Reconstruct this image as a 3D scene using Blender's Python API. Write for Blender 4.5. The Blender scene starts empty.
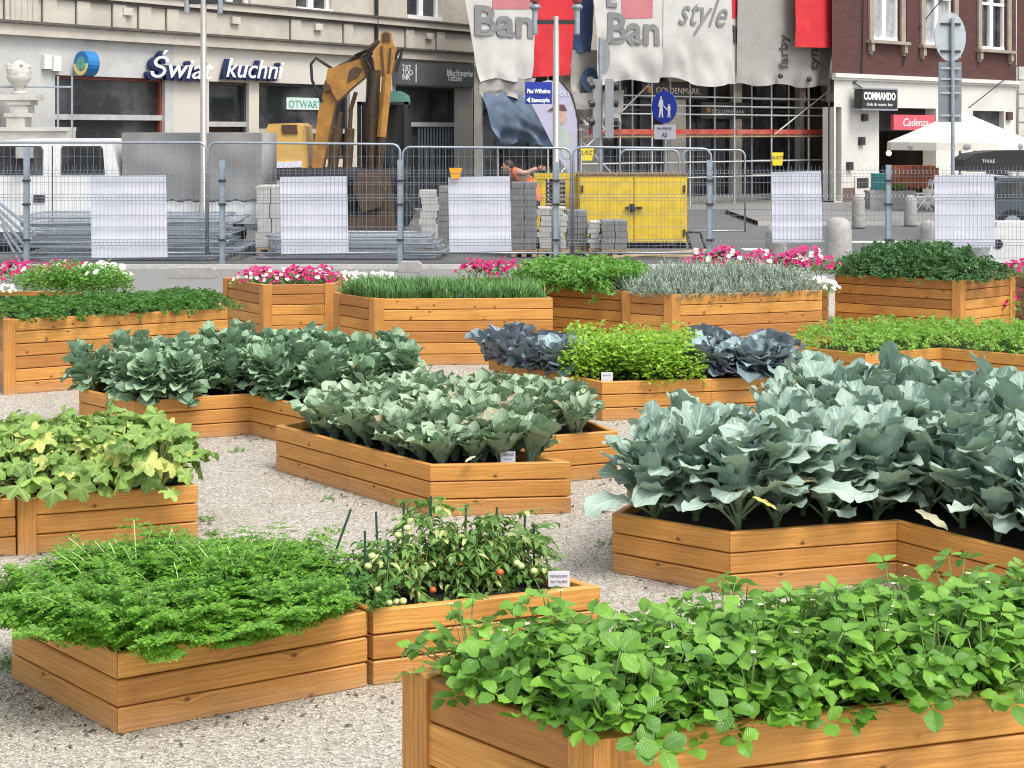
import bpy, math, random
import numpy as np
from mathutils import Vector, Matrix
R = math.radians
PI = math.pi
rng = np.random.default_rng(7)
random.seed(7)
SC = bpy.context.scene
COL = SC.collection
F = 1500.0; CX = 512.0; HY = 133.0; H = 2.25

# ------------------------------------------------------------------ helpers
def W(px, py, h=0.0):
    d = F*(H-h)/(py-HY)
    return ((px-CX)/F*d, d)
def at(px, py, Y):
    return (((px-CX)/F)*Y, Y, H-(py-HY)/F*Y)
def X_(px, Y): return (px-CX)/F*Y
def Z_(py, Y): return H-(py-HY)/F*Y

ORG = {}
class MB:
    def __init__(s):
        s.v=[]; s.f=[]; s.uv=[]; s.mi=[]; s.n=0
    def add(s, verts, faces, uv=None, mi=0):
        verts=np.asarray(verts,float).reshape(-1,3)
        s.v.append(verts)
        s.uv.append(np.zeros((len(verts),2)) if uv is None else np.asarray(uv,float).reshape(-1,2))
        n=s.n
        if isinstance(faces,np.ndarray):
            s.f.extend((faces+n).tolist()); k=len(faces)
        else:
            s.f.extend([[i+n for i in f] for f in faces]); k=len(faces)
        s.mi.extend([mi]*k); s.n+=len(verts); return s
    def box(s, c, size, rz=0, rx=0, ry=0, mi=0):
        sx,sy,sz=[a/2 for a in size]
        v=np.array([[x,y,z] for x in(-sx,sx) for y in(-sy,sy) for z in(-sz,sz)])
        if rz or rx or ry:
            m=np.array(Matrix.Rotation(rz,3,'Z')@Matrix.Rotation(ry,3,'Y')@Matrix.Rotation(rx,3,'X')); v=v@m.T
        s.add(v+np.array(c),[[0,1,3,2],[4,6,7,5],[0,4,5,1],[2,3,7,6],[0,2,6,4],[1,5,7,3]],mi=mi); return s
    def tube(s, pts, r, n=6, mi=0, cap=True):
        pts=[Vector(p) for p in pts]; rs=r if isinstance(r,(list,tuple)) else [r]*len(pts)
        vs=[]; 
        d0=(pts[1]-pts[0]).normalized()
        a=d0.orthogonal().normalized()
        for i,p in enumerate(pts):
            if i==0: d=pts[1]-pts[0]
            elif i==len(pts)-1: d=pts[-1]-pts[-2]
            else: d=pts[i+1]-pts[i-1]
            d.normalize()
            a=(a-d*a.dot(d)); a=a.normalized() if a.length>1e-6 else d.orthogonal().normalized()
            b=d.cross(a)
            for k in range(n):
                t=2*PI*(k+.5)/n; q=p+(a*math.cos(t)+b*math.sin(t))*rs[i]; vs.append(q[:])
        fs=[]
        for i in range(len(pts)-1):
            for k in range(n):
                fs.append([i*n+k,i*n+(k+1)%n,(i+1)*n+(k+1)%n,(i+1)*n+k])
        if cap: fs.append(list(range(n))[::-1]); fs.append([(len(pts)-1)*n+k for k in range(n)])
        L=len(pts); uv=[[0.0,i/(L-1)] for i in range(L) for k in range(n)]
        s.add(vs,fs,uv,mi); return s
    def prism(s, poly, z0, z1, mi=0):
        n=len(poly)
        v=[[p[0],p[1],z0] for p in poly]+[[p[0],p[1],z1] for p in poly]
        f=[list(range(n))[::-1],list(range(n,2*n))]+[[i,(i+1)%n,n+(i+1)%n,n+i] for i in range(n)]
        s.add(v,f,mi=mi); return s
    def slab(s, poly3, dvec, mi=0):
        n=len(poly3); p=np.array(poly3,float); q=p+np.array(dvec)
        s.add(np.vstack([p,q]),[list(range(n)),list(range(n,2*n))[::-1]]+[[i,n+i,n+(i+1)%n,(i+1)%n] for i in range(n)],mi=mi); return s
    def lathe(s, prof, c, n=16, mi=0):
        v=[];f=[]
        for (r,z) in prof:
            for k in range(n):
                t=2*PI*k/n; v.append([c[0]+r*math.cos(t),c[1]+r*math.sin(t),c[2]+z])
        for i in range(len(prof)-1):
            for k in range(n): f.append([i*n+k,i*n+(k+1)%n,(i+1)*n+(k+1)%n,(i+1)*n+k])
        f.append(list(range(n))[::-1]); f.append([(len(prof)-1)*n+k for k in range(n)])
        s.add(v,f,mi=mi); return s
    def ball(s,c,r,n=8,m=6,sc=(1,1,1),mi=0):
        v=[];f=[]
        for i in range(m+1):
            a=PI*i/m
            for k in range(n):
                t=2*PI*k/n; v.append([c[0]+sc[0]*r*math.sin(a)*math.cos(t),c[1]+sc[1]*r*math.sin(a)*math.sin(t),c[2]+sc[2]*r*math.cos(a)])
        for i in range(m):
            for k in range(n): f.append([i*n+k,(i+1)*n+k,(i+1)*n+(k+1)%n,i*n+(k+1)%n])
        s.add(v,f,mi=mi); return s
    def build(s, name, mats, parent=None, smooth=False, origin=None):
        v=np.vstack(s.v); uv=np.vstack(s.uv)
        if not isinstance(mats,(list,tuple)): mats=[mats]
        if parent is not None: o0=ORG[parent]
        elif origin is not None: o0=np.array(origin,float)
        else: o0=np.array([(v[:,0].min()+v[:,0].max())/2,(v[:,1].min()+v[:,1].max())/2,v[:,2].min()])
        me=bpy.data.meshes.new(name)
        me.from_pydata((v-o0).tolist(),[],s.f)
        l=me.uv_layers.new(name='UVMap')
        vi=np.zeros(len(me.loops),int); me.loops.foreach_get('vertex_index',vi)
        l.data.foreach_set('uv',uv[vi].astype(np.float32).ravel())
        for m in mats: me.materials.append(m)
        if len(mats)>1: me.polygons.foreach_set('material_index',s.mi)
        if smooth: me.polygons.foreach_set('use_smooth',[True]*len(me.polygons))
        me.update()
        o=bpy.data.objects.new(name,me); COL.objects.link(o)
        if parent is not None: o.parent=parent; ORG[o]=o0
        else: o.location=o0; ORG[o]=o0
        return o

def tag(o,label=None,cat=None,group=None,kind=None):
    if label: o['label']=label
    if cat: o['category']=cat
    if group: o['group']=group
    if kind: o['kind']=kind
    return o
def empty(name,loc,label,cat,group=None):
    o=bpy.data.objects.new(name,None); COL.objects.link(o); o.location=loc; o.empty_display_size=.1
    ORG[o]=np.array(loc,float); return tag(o,label,cat,group)
KIDS={}
def copy_tree(o,loc=None,rz=None,scale=None,label=None,group=None):
    c=o.copy(); COL.objects.link(c)
    for ch in list(o.children):
        d=ch.copy(); COL.objects.link(d); d.parent=c
        for g in list(ch.children):
            e=g.copy(); COL.objects.link(e); e.parent=d
    if loc is not None: c.location=loc
    if rz is not None: c.rotation_euler=(0,0,rz)
    if scale is not None: c.scale=(scale,)*3 if not isinstance(scale,tuple) else scale
    if label: c['label']=label
    if group: c['group']=group
    return c

# ------------------------------------------------------------------ materials
def newmat(name):
    m=bpy.data.materials.new(name); m.use_nodes=True
    nt=m.node_tree; b=nt.nodes['Principled BSDF']; return m,nt,b
def N(nt,t,**k):
    n=nt.nodes.new(t)
    for a,v in k.items(): setattr(n,a,v)
    return n
def L(nt,a,b): nt.links.new(a,b)
def math_(nt,op,a,b=None,c=None,clamp=False):
    n=N(nt,'ShaderNodeMath',operation=op); n.use_clamp=clamp
    for i,x in enumerate((a,b,c)):
        if x is None: continue
        if isinstance(x,(int,float)): n.inputs[i].default_value=x
        else: L(nt,x,n.inputs[i])
    return n.outputs[0]
def mixc(nt,fac,a,b,blend='MIX'):
    n=N(nt,'ShaderNodeMix',data_type='RGBA',blend_type=blend)
    for i,x in ((0,fac),(6,a),(7,b)):
        if isinstance(x,(int,float)): n.inputs[i].default_value=x
        elif isinstance(x,tuple): n.inputs[i].default_value=(*x,1) if len(x)==3 else x
        else: L(nt,x,n.inputs[i])
    return n.outputs[2]
def noise(nt,co,scale,detail=3,rough=.55):
    n=N(nt,'ShaderNodeTexNoise'); n.inputs['Scale'].default_value=scale; n.inputs['Detail'].default_value=detail; n.inputs['Roughness'].default_value=rough
    if co is not None: L(nt,co,n.inputs['Vector'])
    return n
def mp(nt,v,a,b,c=0.,d=1.):
    n=N(nt,'ShaderNodeMapRange'); n.inputs[1].default_value=a; n.inputs[2].default_value=b; n.inputs[3].default_value=c; n.inputs[4].default_value=d
    L(nt,v,n.inputs[0]); return n.outputs[0]
def bump(nt,b,hgt,strength=.3,dist=.01):
    n=N(nt,'ShaderNodeBump'); n.inputs['Strength'].default_value=strength; n.inputs['Distance'].default_value=dist
    L(nt,hgt,n.inputs['Height']); L(nt,n.outputs[0],b.inputs['Normal'])
def simple(name,col,rough=.6,metal=0,var=.15,scale=6,bmp=0,dirt_sheen=None,dirt_sheen_amt=.4,spec=.5,dscale=2.5):
    m,nt,b=newmat(name); tc=N(nt,'ShaderNodeTexCoord').outputs['Object']
    n=noise(nt,tc,scale,5,.6)
    dk=tuple(c*(1-var) for c in col); lt=tuple(min(1,c*(1+var)) for c in col)
    c=mixc(nt,mp(nt,n.outputs[0],.3,.7),dk,lt)
    if dirt_sheen:
        n2=noise(nt,tc,dscale,6,.7)
        c=mixc(nt,math_(nt,'MULTIPLY',mp(nt,n2.outputs[0],.48,.72),dirt_sheen_amt),c,dirt_sheen)
    L(nt,c,b.inputs['Base Color']); b.inputs['Roughness'].default_value=rough; b.inputs['Metallic'].default_value=metal
    b.inputs['Specular IOR Level'].default_value=spec
    if bmp: bump(nt,b,n.outputs[0],bmp,.02)
    return m
def wood_mat(name,c_lo,c_hi,knotc):
    m,nt,b=newmat(name)
    uv=N(nt,'ShaderNodeUVMap',uv_map='UVMap').outputs[0]
    isl=N(nt,'ShaderNodeNewGeometry').outputs['Random Per Island']
    off=N(nt,'ShaderNodeVectorMath',operation='ADD'); L(nt,uv,off.inputs[0])
    cmb=N(nt,'ShaderNodeCombineXYZ'); L(nt,math_(nt,'MULTIPLY',isl,37.3),cmb.inputs[0]); L(nt,math_(nt,'MULTIPLY',isl,91.7),cmb.inputs[1]); L(nt,cmb.outputs[0],off.inputs[1])
    # knots
    mk=N(nt,'ShaderNodeMapping'); mk.inputs['Scale'].default_value=(5.5,7.5,1); L(nt,off.outputs[0],mk.inputs[0])
    vo=N(nt,'ShaderNodeTexVoronoi',feature='F1',voronoi_dimensions='2D'); vo.inputs['Scale'].default_value=1.0; L(nt,mk.outputs[0],vo.inputs['Vector'])
    sep=N(nt,'ShaderNodeSeparateColor'); L(nt,vo.outputs['Color'],sep.inputs[0])
    present=mp(nt,sep.outputs[0],.72,.73)
    knot=math_(nt,'MULTIPLY',mp(nt,vo.outputs['Distance'],.035,.10,1,0),present)
    ring=math_(nt,'MULTIPLY',mp(nt,vo.outputs['Distance'],.06,.34,1,0),present)
    # grain
    ms=N(nt,'ShaderNodeMapping'); ms.inputs['Scale'].default_value=(2.2,95,1); L(nt,off.outputs[0],ms.inputs[0])
    wn=noise(nt,off.outputs[0],3.0,2); 
    sv=N(nt,'ShaderNodeVectorMath',operation='ADD'); L(nt,ms.outputs[0],sv.inputs[0])
    cm2=N(nt,'ShaderNodeCombineXYZ'); L(nt,math_(nt,'ADD',math_(nt,'MULTIPLY',wn.outputs[0],3.2),math_(nt,'MULTIPLY',ring,1.6)),cm2.inputs[1]); L(nt,cm2.outputs[0],sv.inputs[1])
    g=noise(nt,sv.outputs[0],1.0,6,.65)
    c=mixc(nt,mp(nt,g.outputs[0],.3,.7),c_lo,c_hi)
    br=N(nt,'ShaderNodeHueSaturation'); L(nt,c,br.inputs['Color'])
    L(nt,mp(nt,isl,0,1,.68,1.22),br.inputs['Value']); L(nt,mp(nt,isl,0,1,.494,.506),br.inputs['Hue']); br.inputs['Saturation'].default_value=1.0
    bl=noise(nt,off.outputs[0],2.2,4)
    c2=mixc(nt,mp(nt,bl.outputs[0],.5,.8,0,.55),br.outputs[0],tuple(x*.62 for x in c_lo))
    c3=mixc(nt,math_(nt,'MULTIPLY',knot,.85),c2,knotc)
    # splash dirt near the ground and at edges
    gp=N(nt,'ShaderNodeNewGeometry'); sz=N(nt,'ShaderNodeSeparateXYZ'); L(nt,gp.outputs['Position'],sz.inputs[0])
    dn=noise(nt,gp.outputs['Position'],9,5,.7)
    spl=math_(nt,'MULTIPLY',mp(nt,math_(nt,'ADD',sz.outputs[2],math_(nt,'MULTIPLY',dn.outputs[0],.12)),.06,.16,1,0),.22)
    c4=mixc(nt,spl,c3,(.42,.36,.29))
    L(nt,c4,b.inputs['Base Color']); b.inputs['Roughness'].default_value=.48; b.inputs['Specular IOR Level'].default_value=.35
    bump(nt,b,g.outputs[0],.45,.004)
    return m
def leaf_mat(name,c1,c2,vein,back=None,old=None,oldfrac=.04,rough=.5,nv=7,slant=.6,veinamt=.6,trans=.2,bstr=.35,spec=.4,edge=None):
    m,nt,b=newmat(name)
    uv=N(nt,'ShaderNodeUVMap',uv_map='UVMap'); s=N(nt,'ShaderNodeSeparateXYZ'); L(nt,uv.outputs[0],s.inputs[0])
    au=math_(nt,'ABSOLUTE',s.outputs[0]); v=s.outputs[1]
    geo=N(nt,'ShaderNodeNewGeometry'); isl=geo.outputs['Random Per Island']
    tc=N(nt,'ShaderNodeTexCoord').outputs['Object']
    n=noise(nt,tc,14,3)
    mix=math_(nt,'ADD',math_(nt,'MULTIPLY',isl,.8),math_(nt,'MULTIPLY',math_(nt,'SUBTRACT',n.outputs[0],.25),.7),clamp=True)
    c=mixc(nt,mix,c1,c2)
    if old:
        i2=N(nt,'ShaderNodeTexWhiteNoise',noise_dimensions='1D'); L(nt,math_(nt,'MULTIPLY',isl,531.0),i2.inputs['W'])
        sel=math_(nt,'GREATER_THAN',i2.outputs['Value'],1-oldfrac)
        n2=noise(nt,tc,8,4)
        c=mixc(nt,math_(nt,'MULTIPLY',sel,mp(nt,n2.outputs[0],.3,.55)),c,old)
    mid=mp(nt,au,.025,.09,1,0)
    ph=math_(nt,'FRACT',math_(nt,'SUBTRACT',math_(nt,'MULTIPLY',v,float(nv)),math_(nt,'MULTIPLY',au,slant*nv*.5)))
    tri=math_(nt,'ABSOLUTE',math_(nt,'SUBTRACT',ph,.5))
    sv=mp(nt,tri,.0,.14,1,0)
    vv=math_(nt,'MAXIMUM',mid,math_(nt,'MULTIPLY',sv,.55))
    c=mixc(nt,math_(nt,'MULTIPLY',vv,veinamt),c,vein)
    if edge: c=mixc(nt,mp(nt,au,.75,1.0,0,.6),c,edge)
    bk=back or tuple(min(1,x*1.25+.03) for x in c2)
    c=mixc(nt,math_(nt,'MULTIPLY',geo.outputs['Backfacing'],.75),c,bk)
    L(nt,c,b.inputs['Base Color']); b.inputs['Roughness'].default_value=rough; b.inputs['Specular IOR Level'].default_value=spec
    bump(nt,b,tri,bstr,.006)
    if trans:
        t=N(nt,'ShaderNodeBsdfTranslucent'); L(nt,mixc(nt,.5,c,(c2[0]*1.2,c2[1]*1.3,c2[2]*.5)),t.inputs[0])
        ms=N(nt,'ShaderNodeMixShader'); ms.inputs[0].default_value=trans
        L(nt,b.outputs[0],ms.inputs[1]); L(nt,t.outputs[0],ms.inputs[2]); L(nt,ms.outputs[0],nt.nodes['Material Output'].inputs[0])
    return m
def emit(name,col,st):
    m,nt,b=newmat(name); b.inputs['Emission Color'].default_value=(*col,1); b.inputs['Emission Strength'].default_value=st; b.inputs['Base Color'].default_value=(*col,1); return m
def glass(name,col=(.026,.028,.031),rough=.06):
    m,nt,b=newmat(name); tc=N(nt,'ShaderNodeTexCoord').outputs['Object']; n=noise(nt,tc,.9,4,.6); L(nt,mixc(nt,mp(nt,n.outputs[0],.45,.7),col,(.11,.115,.12)),b.inputs['Base Color']); b.inputs['Roughness'].default_value=rough; b.inputs['Specular IOR Level'].default_value=.5  # paler noise patches in the base colour stand in for reflections
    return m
def gravel_mat():
    m,nt,b=newmat('gravel')
    tc=N(nt,'ShaderNodeTexCoord').outputs['Object']
    ds=noise(nt,tc,30,2)
    add=N(nt,'ShaderNodeVectorMath',operation='MULTIPLY_ADD'); L(nt,ds.outputs['Color'],add.inputs[0]); add.inputs[1].default_value=(.012,.012,.012); L(nt,tc,add.inputs[2])
    v=N(nt,'ShaderNodeTexVoronoi',feature='F1',voronoi_dimensions='2D'); v.inputs['Scale'].default_value=78; L(nt,add.outputs[0],v.inputs['Vector'])
    v2=N(nt,'ShaderNodeTexVoronoi',feature='F1',voronoi_dimensions='2D'); v2.inputs['Scale'].default_value=150; L(nt,add.outputs[0],v2.inputs['Vector'])
    s=N(nt,'ShaderNodeSeparateColor'); L(nt,v.outputs['Color'],s.inputs[0])
    s2=N(nt,'ShaderNodeSeparateColor'); L(nt,v2.outputs['Color'],s2.inputs[0])
    rp=N(nt,'ShaderNodeValToRGB'); e=rp.color_ramp
    cols=[(0,(.15,.13,.105)),(.25,(.33,.30,.25)),(.55,(.44,.405,.345)),(.82,(.55,.515,.45)),(1,(.74,.71,.66))]
    e.elements[0].position=0; e.elements[0].color=(*cols[0][1],1); e.elements[1].position=1; e.elements[1].color=(*cols[-1][1],1)
    for p,c in cols[1:-1]:
        x=e.elements.new(p); x.color=(*c,1)
    L(nt,math_(nt,'ADD',math_(nt,'MULTIPLY',s.outputs[0],.65),math_(nt,'MULTIPLY',s2.outputs[1],.35)),rp.inputs[0])
    gap=mp(nt,v.outputs['Distance'],.4,.8,0,.5)
    c=mixc(nt,gap,rp.outputs[0],(.13,.105,.085))
    big=noise(nt,tc,1.1,5,.65)
    c=mixc(nt,mp(nt,big.outputs[0],.55,.75,0,.4),c,(.26,.215,.16))
    L(nt,c,b.inputs['Base Color']); b.inputs['Roughness'].default_value=.9; b.inputs['Specular IOR Level'].default_value=.15
    hgt=math_(nt,'ADD',math_(nt,'MULTIPLY',math_(nt,'SUBTRACT',1,v.outputs['Distance']),1.0),math_(nt,'MULTIPLY',s.outputs[1],.8))
    bump(nt,b,hgt,.55,.010)
    return m
def brick_mat(name,c1,c2,mort,scale=4.0):
    m,nt,b=newmat(name); uv=N(nt,'ShaderNodeUVMap',uv_map='UVMap').outputs[0]
    t=N(nt,'ShaderNodeTexBrick'); L(nt,uv,t.inputs['Vector']); t.inputs['Scale'].default_value=1.0
    t.inputs['Brick Width'].default_value=.25; t.inputs['Row Height'].default_value=.075; t.inputs['Mortar Size'].default_value=.008
    t.inputs['Color1'].default_value=(*c1,1); t.inputs['Color2'].default_value=(*c2,1); t.inputs['Mortar'].default_value=(*mort,1)
    L(nt,t.outputs[0],b.inputs['Base Color']); b.inputs['Roughness'].default_value=.75
    return m

WOOD=wood_mat('stained_wood',(.37,.148,.034),(.67,.325,.085),(.09,.03,.010))
SOIL=simple('dark_soil',(.022,.016,.011),.95,var=.5,scale=40,bmp=.8)
GRAVEL=gravel_mat()
ASPH=simple('asphalt',(.105,.104,.102),.9,var=.15,scale=30,dirt_sheen=(.16,.155,.145),dirt_sheen_amt=.5,bmp=.1,dscale=.4)
PAVE=simple('grey_paving',(.19,.187,.18),.85,var=.15,scale=20,dirt_sheen=(.18,.17,.16),dscale=.6)
KERB=simple('kerb_concrete',(.45,.44,.42),.85,var=.15,scale=12)
WHITEPAINT=simple('road_paint',(.75,.75,.73),.7,var=.12,scale=10)
CONC=simple('concrete',(.34,.33,.31),.9,var=.2,scale=9,bmp=.2,dirt_sheen=(.2,.19,.17))
GALV=simple('galvanised_steel',(.34,.38,.42),.42,.55,var=.15,scale=8)
WIRE=simple('fence_wire',(.20,.225,.255),.45,.3,var=.1)
GALVP=simple('galvanised_post',(.30,.36,.42),.45,.4,var=.12,scale=8)
DARKMETAL=simple('dark_metal',(.04,.04,.043),.5,.3,var=.2)
WHITE=simple('white_sheet',(.66,.67,.74),.6,var=.04,scale=3)
VANW=simple('white_van_paint',(.74,.74,.73),.3,var=.04,scale=2,dirt_sheen=(.5,.48,.45),dirt_sheen_amt=.25,spec=.6)
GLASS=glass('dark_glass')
BLACK=simple('black_plastic',(.022,.022,.024),.45,var=.2)
RUBBER=simple('black_rubber',(.02,.02,.02),.8,var=.2)
TEXTD=simple('dark_lettering',(.03,.03,.035),.6,var=.05)
TEXTW=simple('white_lettering',(.82,.82,.80),.5,var=.03)

# ------------------------------------------------------------------ text
def text(s,size,mat,M,ext=.004,parent=None,name='lettering',shear=0,align='LEFT',bold=0,wid=None):
    cu=bpy.data.curves.new(name,'FONT'); cu.body=s; cu.size=size; cu.extrude=ext; cu.shear=shear; cu.align_x=align; cu.offset=bold; cu.resolution_u=3
    t=bpy.data.objects.new(name,cu); COL.objects.link(t)
    bpy.context.view_layer.update()
    dg=bpy.context.evaluated_depsgraph_get()
    me=bpy.data.meshes.new_from_object(t.evaluated_get(dg))
    bpy.data.objects.remove(t); 
    v=np.zeros(len(me.vertices)*3); me.vertices.foreach_get('co',v); v=v.reshape(-1,3)
    if wid:
        w0=v[:,0].max()-v[:,0].min(); v[:,0]*=wid/w0
    M4=np.array(M)
    v=v@M4[:3,:3].T+M4[:3,3]
    o0=ORG[parent] if parent is not None else v.mean(0)
    me.vertices.foreach_set('co',(v-o0).ravel()); me.materials.clear(); me.materials.append(mat); me.update(); me.name=name
    o=bpy.data.objects.new(name,me); COL.objects.link(o)
    if parent is not None: o.parent=parent
    else: o.location=o0
    ORG[o]=o0
    return o
def frame(o,u,n):   # matrix: x->u, y->up, z->n
    u=Vector(u).normalized(); n=Vector(n).normalized(); up=n.cross(u)
    M=Matrix((u,up,n)).transposed().to_4x4(); M.translation=Vector(o); return M
FACE=lambda p: frame(p,(1,0,0),(0,-1,0))
# ------------------------------------------------------------------ planters
LH=.304; TH=.644
def poly_c(p): return (sum(a[0] for a in p)/len(p), sum(a[1] for a in p)/len(p))
def inset(poly,t):
    n=len(poly); out=[]
    for i in range(n):
        p=Vector(poly[i]); e1=(p-Vector(poly[i-1])).normalized(); e2=(Vector(poly[(i+1)%n])-p).normalized()
        n1=Vector((-e1.y,e1.x)); n2=Vector((-e2.y,e2.x)); m=(n1+n2); k=1+n1.dot(n2)
        m=m/max(k,.25); out.append((p.x+m.x*t,p.y+m.y*t))
    return out
def planter(poly,h,nb,label,group,name='planter_box',thick=.036,posts=(),soil_drop=.05):
    c=poly_c(poly); root=empty(name,(c[0],c[1],0),label,'planter',group)
    n=len(poly); inn=inset(poly,1.0)
    mit=[(inn[i][0]-poly[i][0],inn[i][1]-poly[i][1]) for i in range(n)]
    gap=.0065; bh=(h-gap*(nb-1))/nb; ch=.005
    for i in range(n):
        p0=np.array(poly[i]); p1=np.array(poly[(i+1)%n]); m0=np.array(mit[i]); m1=np.array(mit[(i+1)%n])
        e=(p1-p0); ln=np.linalg.norm(e); e=e/ln
        mb=MB()
        for k in range(nb):
            z0=k*(bh+gap); z1=z0+bh; j=random.uniform(-.0015,.0015)
            prof=[(thick,(z0+z1)/2),(thick,z0+ch),(thick-ch,z0),(ch+j,z0),(j,z0+ch),(j,z1-ch),(ch+j,z1),(thick-ch,z1),(thick,z1-ch),(thick,(z0+z1)/2)]
            vs=[];uv=[];per=0;q=None
            seg=max(1,int(ln/.5))
            for sidx in range(seg+1):
                f=sidx/seg
                per=0
                for qi,(t,z) in enumerate(prof):
                    a=p0+m0*t+e*.0015; b_=p1+m1*t-e*.0015
                    pt=a*(1-f)+b_*f
                    if qi: per+=math.hypot(t-prof[qi-1][0],z-prof[qi-1][1])
                    vs.append((pt[0],pt[1],z)); uv.append((f*ln,per))
            K=len(prof); fs=[]
            for sidx in range(seg):
                for qi in range(K-1):
                    a=sidx*K+qi; fs.append([a,a+1,a+K+1,a+K][::-1])
            fs.append(list(range(K-1))); fs.append([seg*K+q for q in range(K-1)][::-1])
            mb.add(vs,fs,uv)
        mb.build('side_panel',WOOD,root)
    for i in posts:
        p=np.array(poly[i]); e1=np.array(poly[i-1])-p; e1/=np.linalg.norm(e1); e2=np.array(poly[(i+1)%n])-p; e2/=np.linalg.norm(e2)
        n1=np.array([-e1[1],e1[0]]); n1=n1; # outward of edge (i-1): edge dir = -e1 ; outward=(dy,-dx)
        d1=-e1; o1=np.array([d1[1],-d1[0]]); d2=e2; o2=np.array([d2[1],-d2[0]])
        m=np.array(mit[i]); w=.085; pr=.012; th=.045
        def P(e,o,l,t): return tuple(p+e*l-o*t)
        outer=tuple(p-m*pr); innr=tuple(p+m*th)
        poly2=[outer,P(e2,o2,w,-pr),P(e2,o2,w,th),innr,P(e1,o1,w,th),P(e1,o1,w,-pr)]
        mb=MB(); K=6; z0,z1=0.0,h+.004
        vs=[(a[0],a[1],z0) for a in poly2]+[(a[0],a[1],z1) for a in poly2]
        # walls with their own verts so that the grain runs upright
        for q in range(K):
            a=poly2[q]; b=poly2[(q+1)%K]; l=math.hypot(a[0]-b[0],a[1]-b[1])
            mb.add([(a[0],a[1],z0),(b[0],b[1],z0),(b[0],b[1],z1),(a[0],a[1],z1)],[[0,1,2,3]],[(0,q*.2),(0,q*.2+l),(z1,q*.2+l),(z1,q*.2)])
        mb.add([(a[0],a[1],z1) for a in poly2],[list(range(K))],[(a[0]*.3,a[1]) for a in poly2])
        mb.build('corner_post',WOOD,root)
    s=inset(poly,thick+.002)
    nz=10; mb=MB(); mb.prism(s,.01,h-soil_drop); mb.build('soil',SOIL,root)
    return root
def inside(poly,x,y):
    r=False; n=len(poly)
    for i in range(n):
        x1,y1=poly[i]; x2,y2=poly[i-1]
        if (y1>y)!=(y2>y) and x<(x2-x1)*(y-y1)/(y2-y1)+x1: r=not r
    return r
def edge_d(poly,x,y):
    best=9
    for i in range(len(poly)):
        a=np.array(poly[i-1]); b=np.array(poly[i]); p=np.array((x,y)); ab=b-a
        t=np.clip(np.dot(p-a,ab)/np.dot(ab,ab),0,1); best=min(best,np.linalg.norm(p-a-ab*t))
    return best
def scatter(poly,md,ins,seed=1,tries=4000,maxn=999):
    r=random.Random(seed); pts=[]; xs=[p[0] for p in poly]; ys=[p[1] for p in poly]
    for _ in range(tries):
        x=r.uniform(min(xs),max(xs)); y=r.uniform(min(ys),max(ys))
        if not inside(poly,x,y) or edge_d(poly,x,y)<ins: continue
        if all((x-a)**2+(y-b)**2>md*md for a,b in pts): pts.append((x,y))
        if len(pts)>=maxn: break
    return pts
def rand_in(poly,n,ins=0.0,seed=1):
    r=random.Random(seed); out=[]; xs=[p[0] for p in poly]; ys=[p[1] for p in poly]; k=0
    while len(out)<n and k<n*60:
        k+=1
        x=r.uniform(min(xs),max(xs)); y=r.uniform(min(ys),max(ys))
        if inside(poly,x,y) and (ins<=0 or edge_d(poly,x,y)>ins): out.append((x,y))
    return out
def grid_in(poly,e1,e2,s1,s2,ins,jit=.03,seed=3):
    r=random.Random(seed); c=poly_c(poly); e1=np.array(e1)/np.linalg.norm(e1); e2=np.array(e2)/np.linalg.norm(e2); out=[]
    for i in range(-14,15):
        for j in range(-14,15):
            p=np.array(c)+e1*s1*(i+.5*(j%2)*0)+e2*s2*j+np.array((r.uniform(-jit,jit),r.uniform(-jit,jit)))
            if inside(poly,*p) and edge_d(poly,*p)>ins: out.append(tuple(p))
    return out

# ------------------------------------------------------------------ leaves
def rotz(v,a):
    c,s=math.cos(a),math.sin(a); return v@np.array([[c,s,0],[-s,c,0],[0,0,1]])
def leaf_grid(nu,nv,Lg,Wd,prof,e0,e1,cup=.2,wave=.0,wn=3,pet=.0,jag=0,jn=5,twist=0,r=rng,pw=1.0,fold=0,crk=0):
    """leaf along +X from origin; returns verts,faces,uv"""
    ts=np.linspace(0,1,nv); us=np.linspace(-1,1,nu)
    el=e0+(e1-e0)*ts**pw
    dx=np.cos(el); dz=np.sin(el); st=Lg/(nv-1)
    cx=np.concatenate([[0],np.cumsum((dx[1:]+dx[:-1])/2*st)]); cz=np.concatenate([[0],np.cumsum((dz[1:]+dz[:-1])/2*st)])
    w=np.interp(ts,[p[0] for p in prof],[p[1] for p in prof])*Wd/2
    ph=r.uniform(0,6.28,4)
    V=np.zeros((nv,nu,3)); UV=np.zeros((nv,nu,2))
    for j,u in enumerate(us):
        ww=w*(1+jag*np.sin(2*PI*jn*ts+(ph[0] if u<0 else ph[1]))*abs(u))
        cu=cup*w*u*u*1.0+fold*w*abs(u)
        wa=wave*np.sin(2*PI*wn*ts+(ph[2] if u<0 else ph[3]))*abs(u)**1.5*np.minimum(1,w/(Wd*.25+1e-6))
        tw=twist*ts
        off=cu+wa
        y=u*ww*np.cos(tw); off2=off+u*ww*np.sin(tw)
        if crk: off2=off2+r.normal(0,crk,nv)*np.minimum(1,w/(Wd*.25+1e-6))
        V[:,j,0]=cx-np.sin(el)*off2; V[:,j,1]=y; V[:,j,2]=cz+np.cos(el)*off2
        UV[:,j,0]=u; UV[:,j,1]=ts
    i=np.arange(nv-1)[:,None]*nu+np.arange(nu-1)[None,:]; i=i.ravel()
    Fc=np.stack([i,i+nu,i+nu+1,i+1],1)
    return V.reshape(-1,3),Fc,UV.reshape(-1,2)
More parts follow.
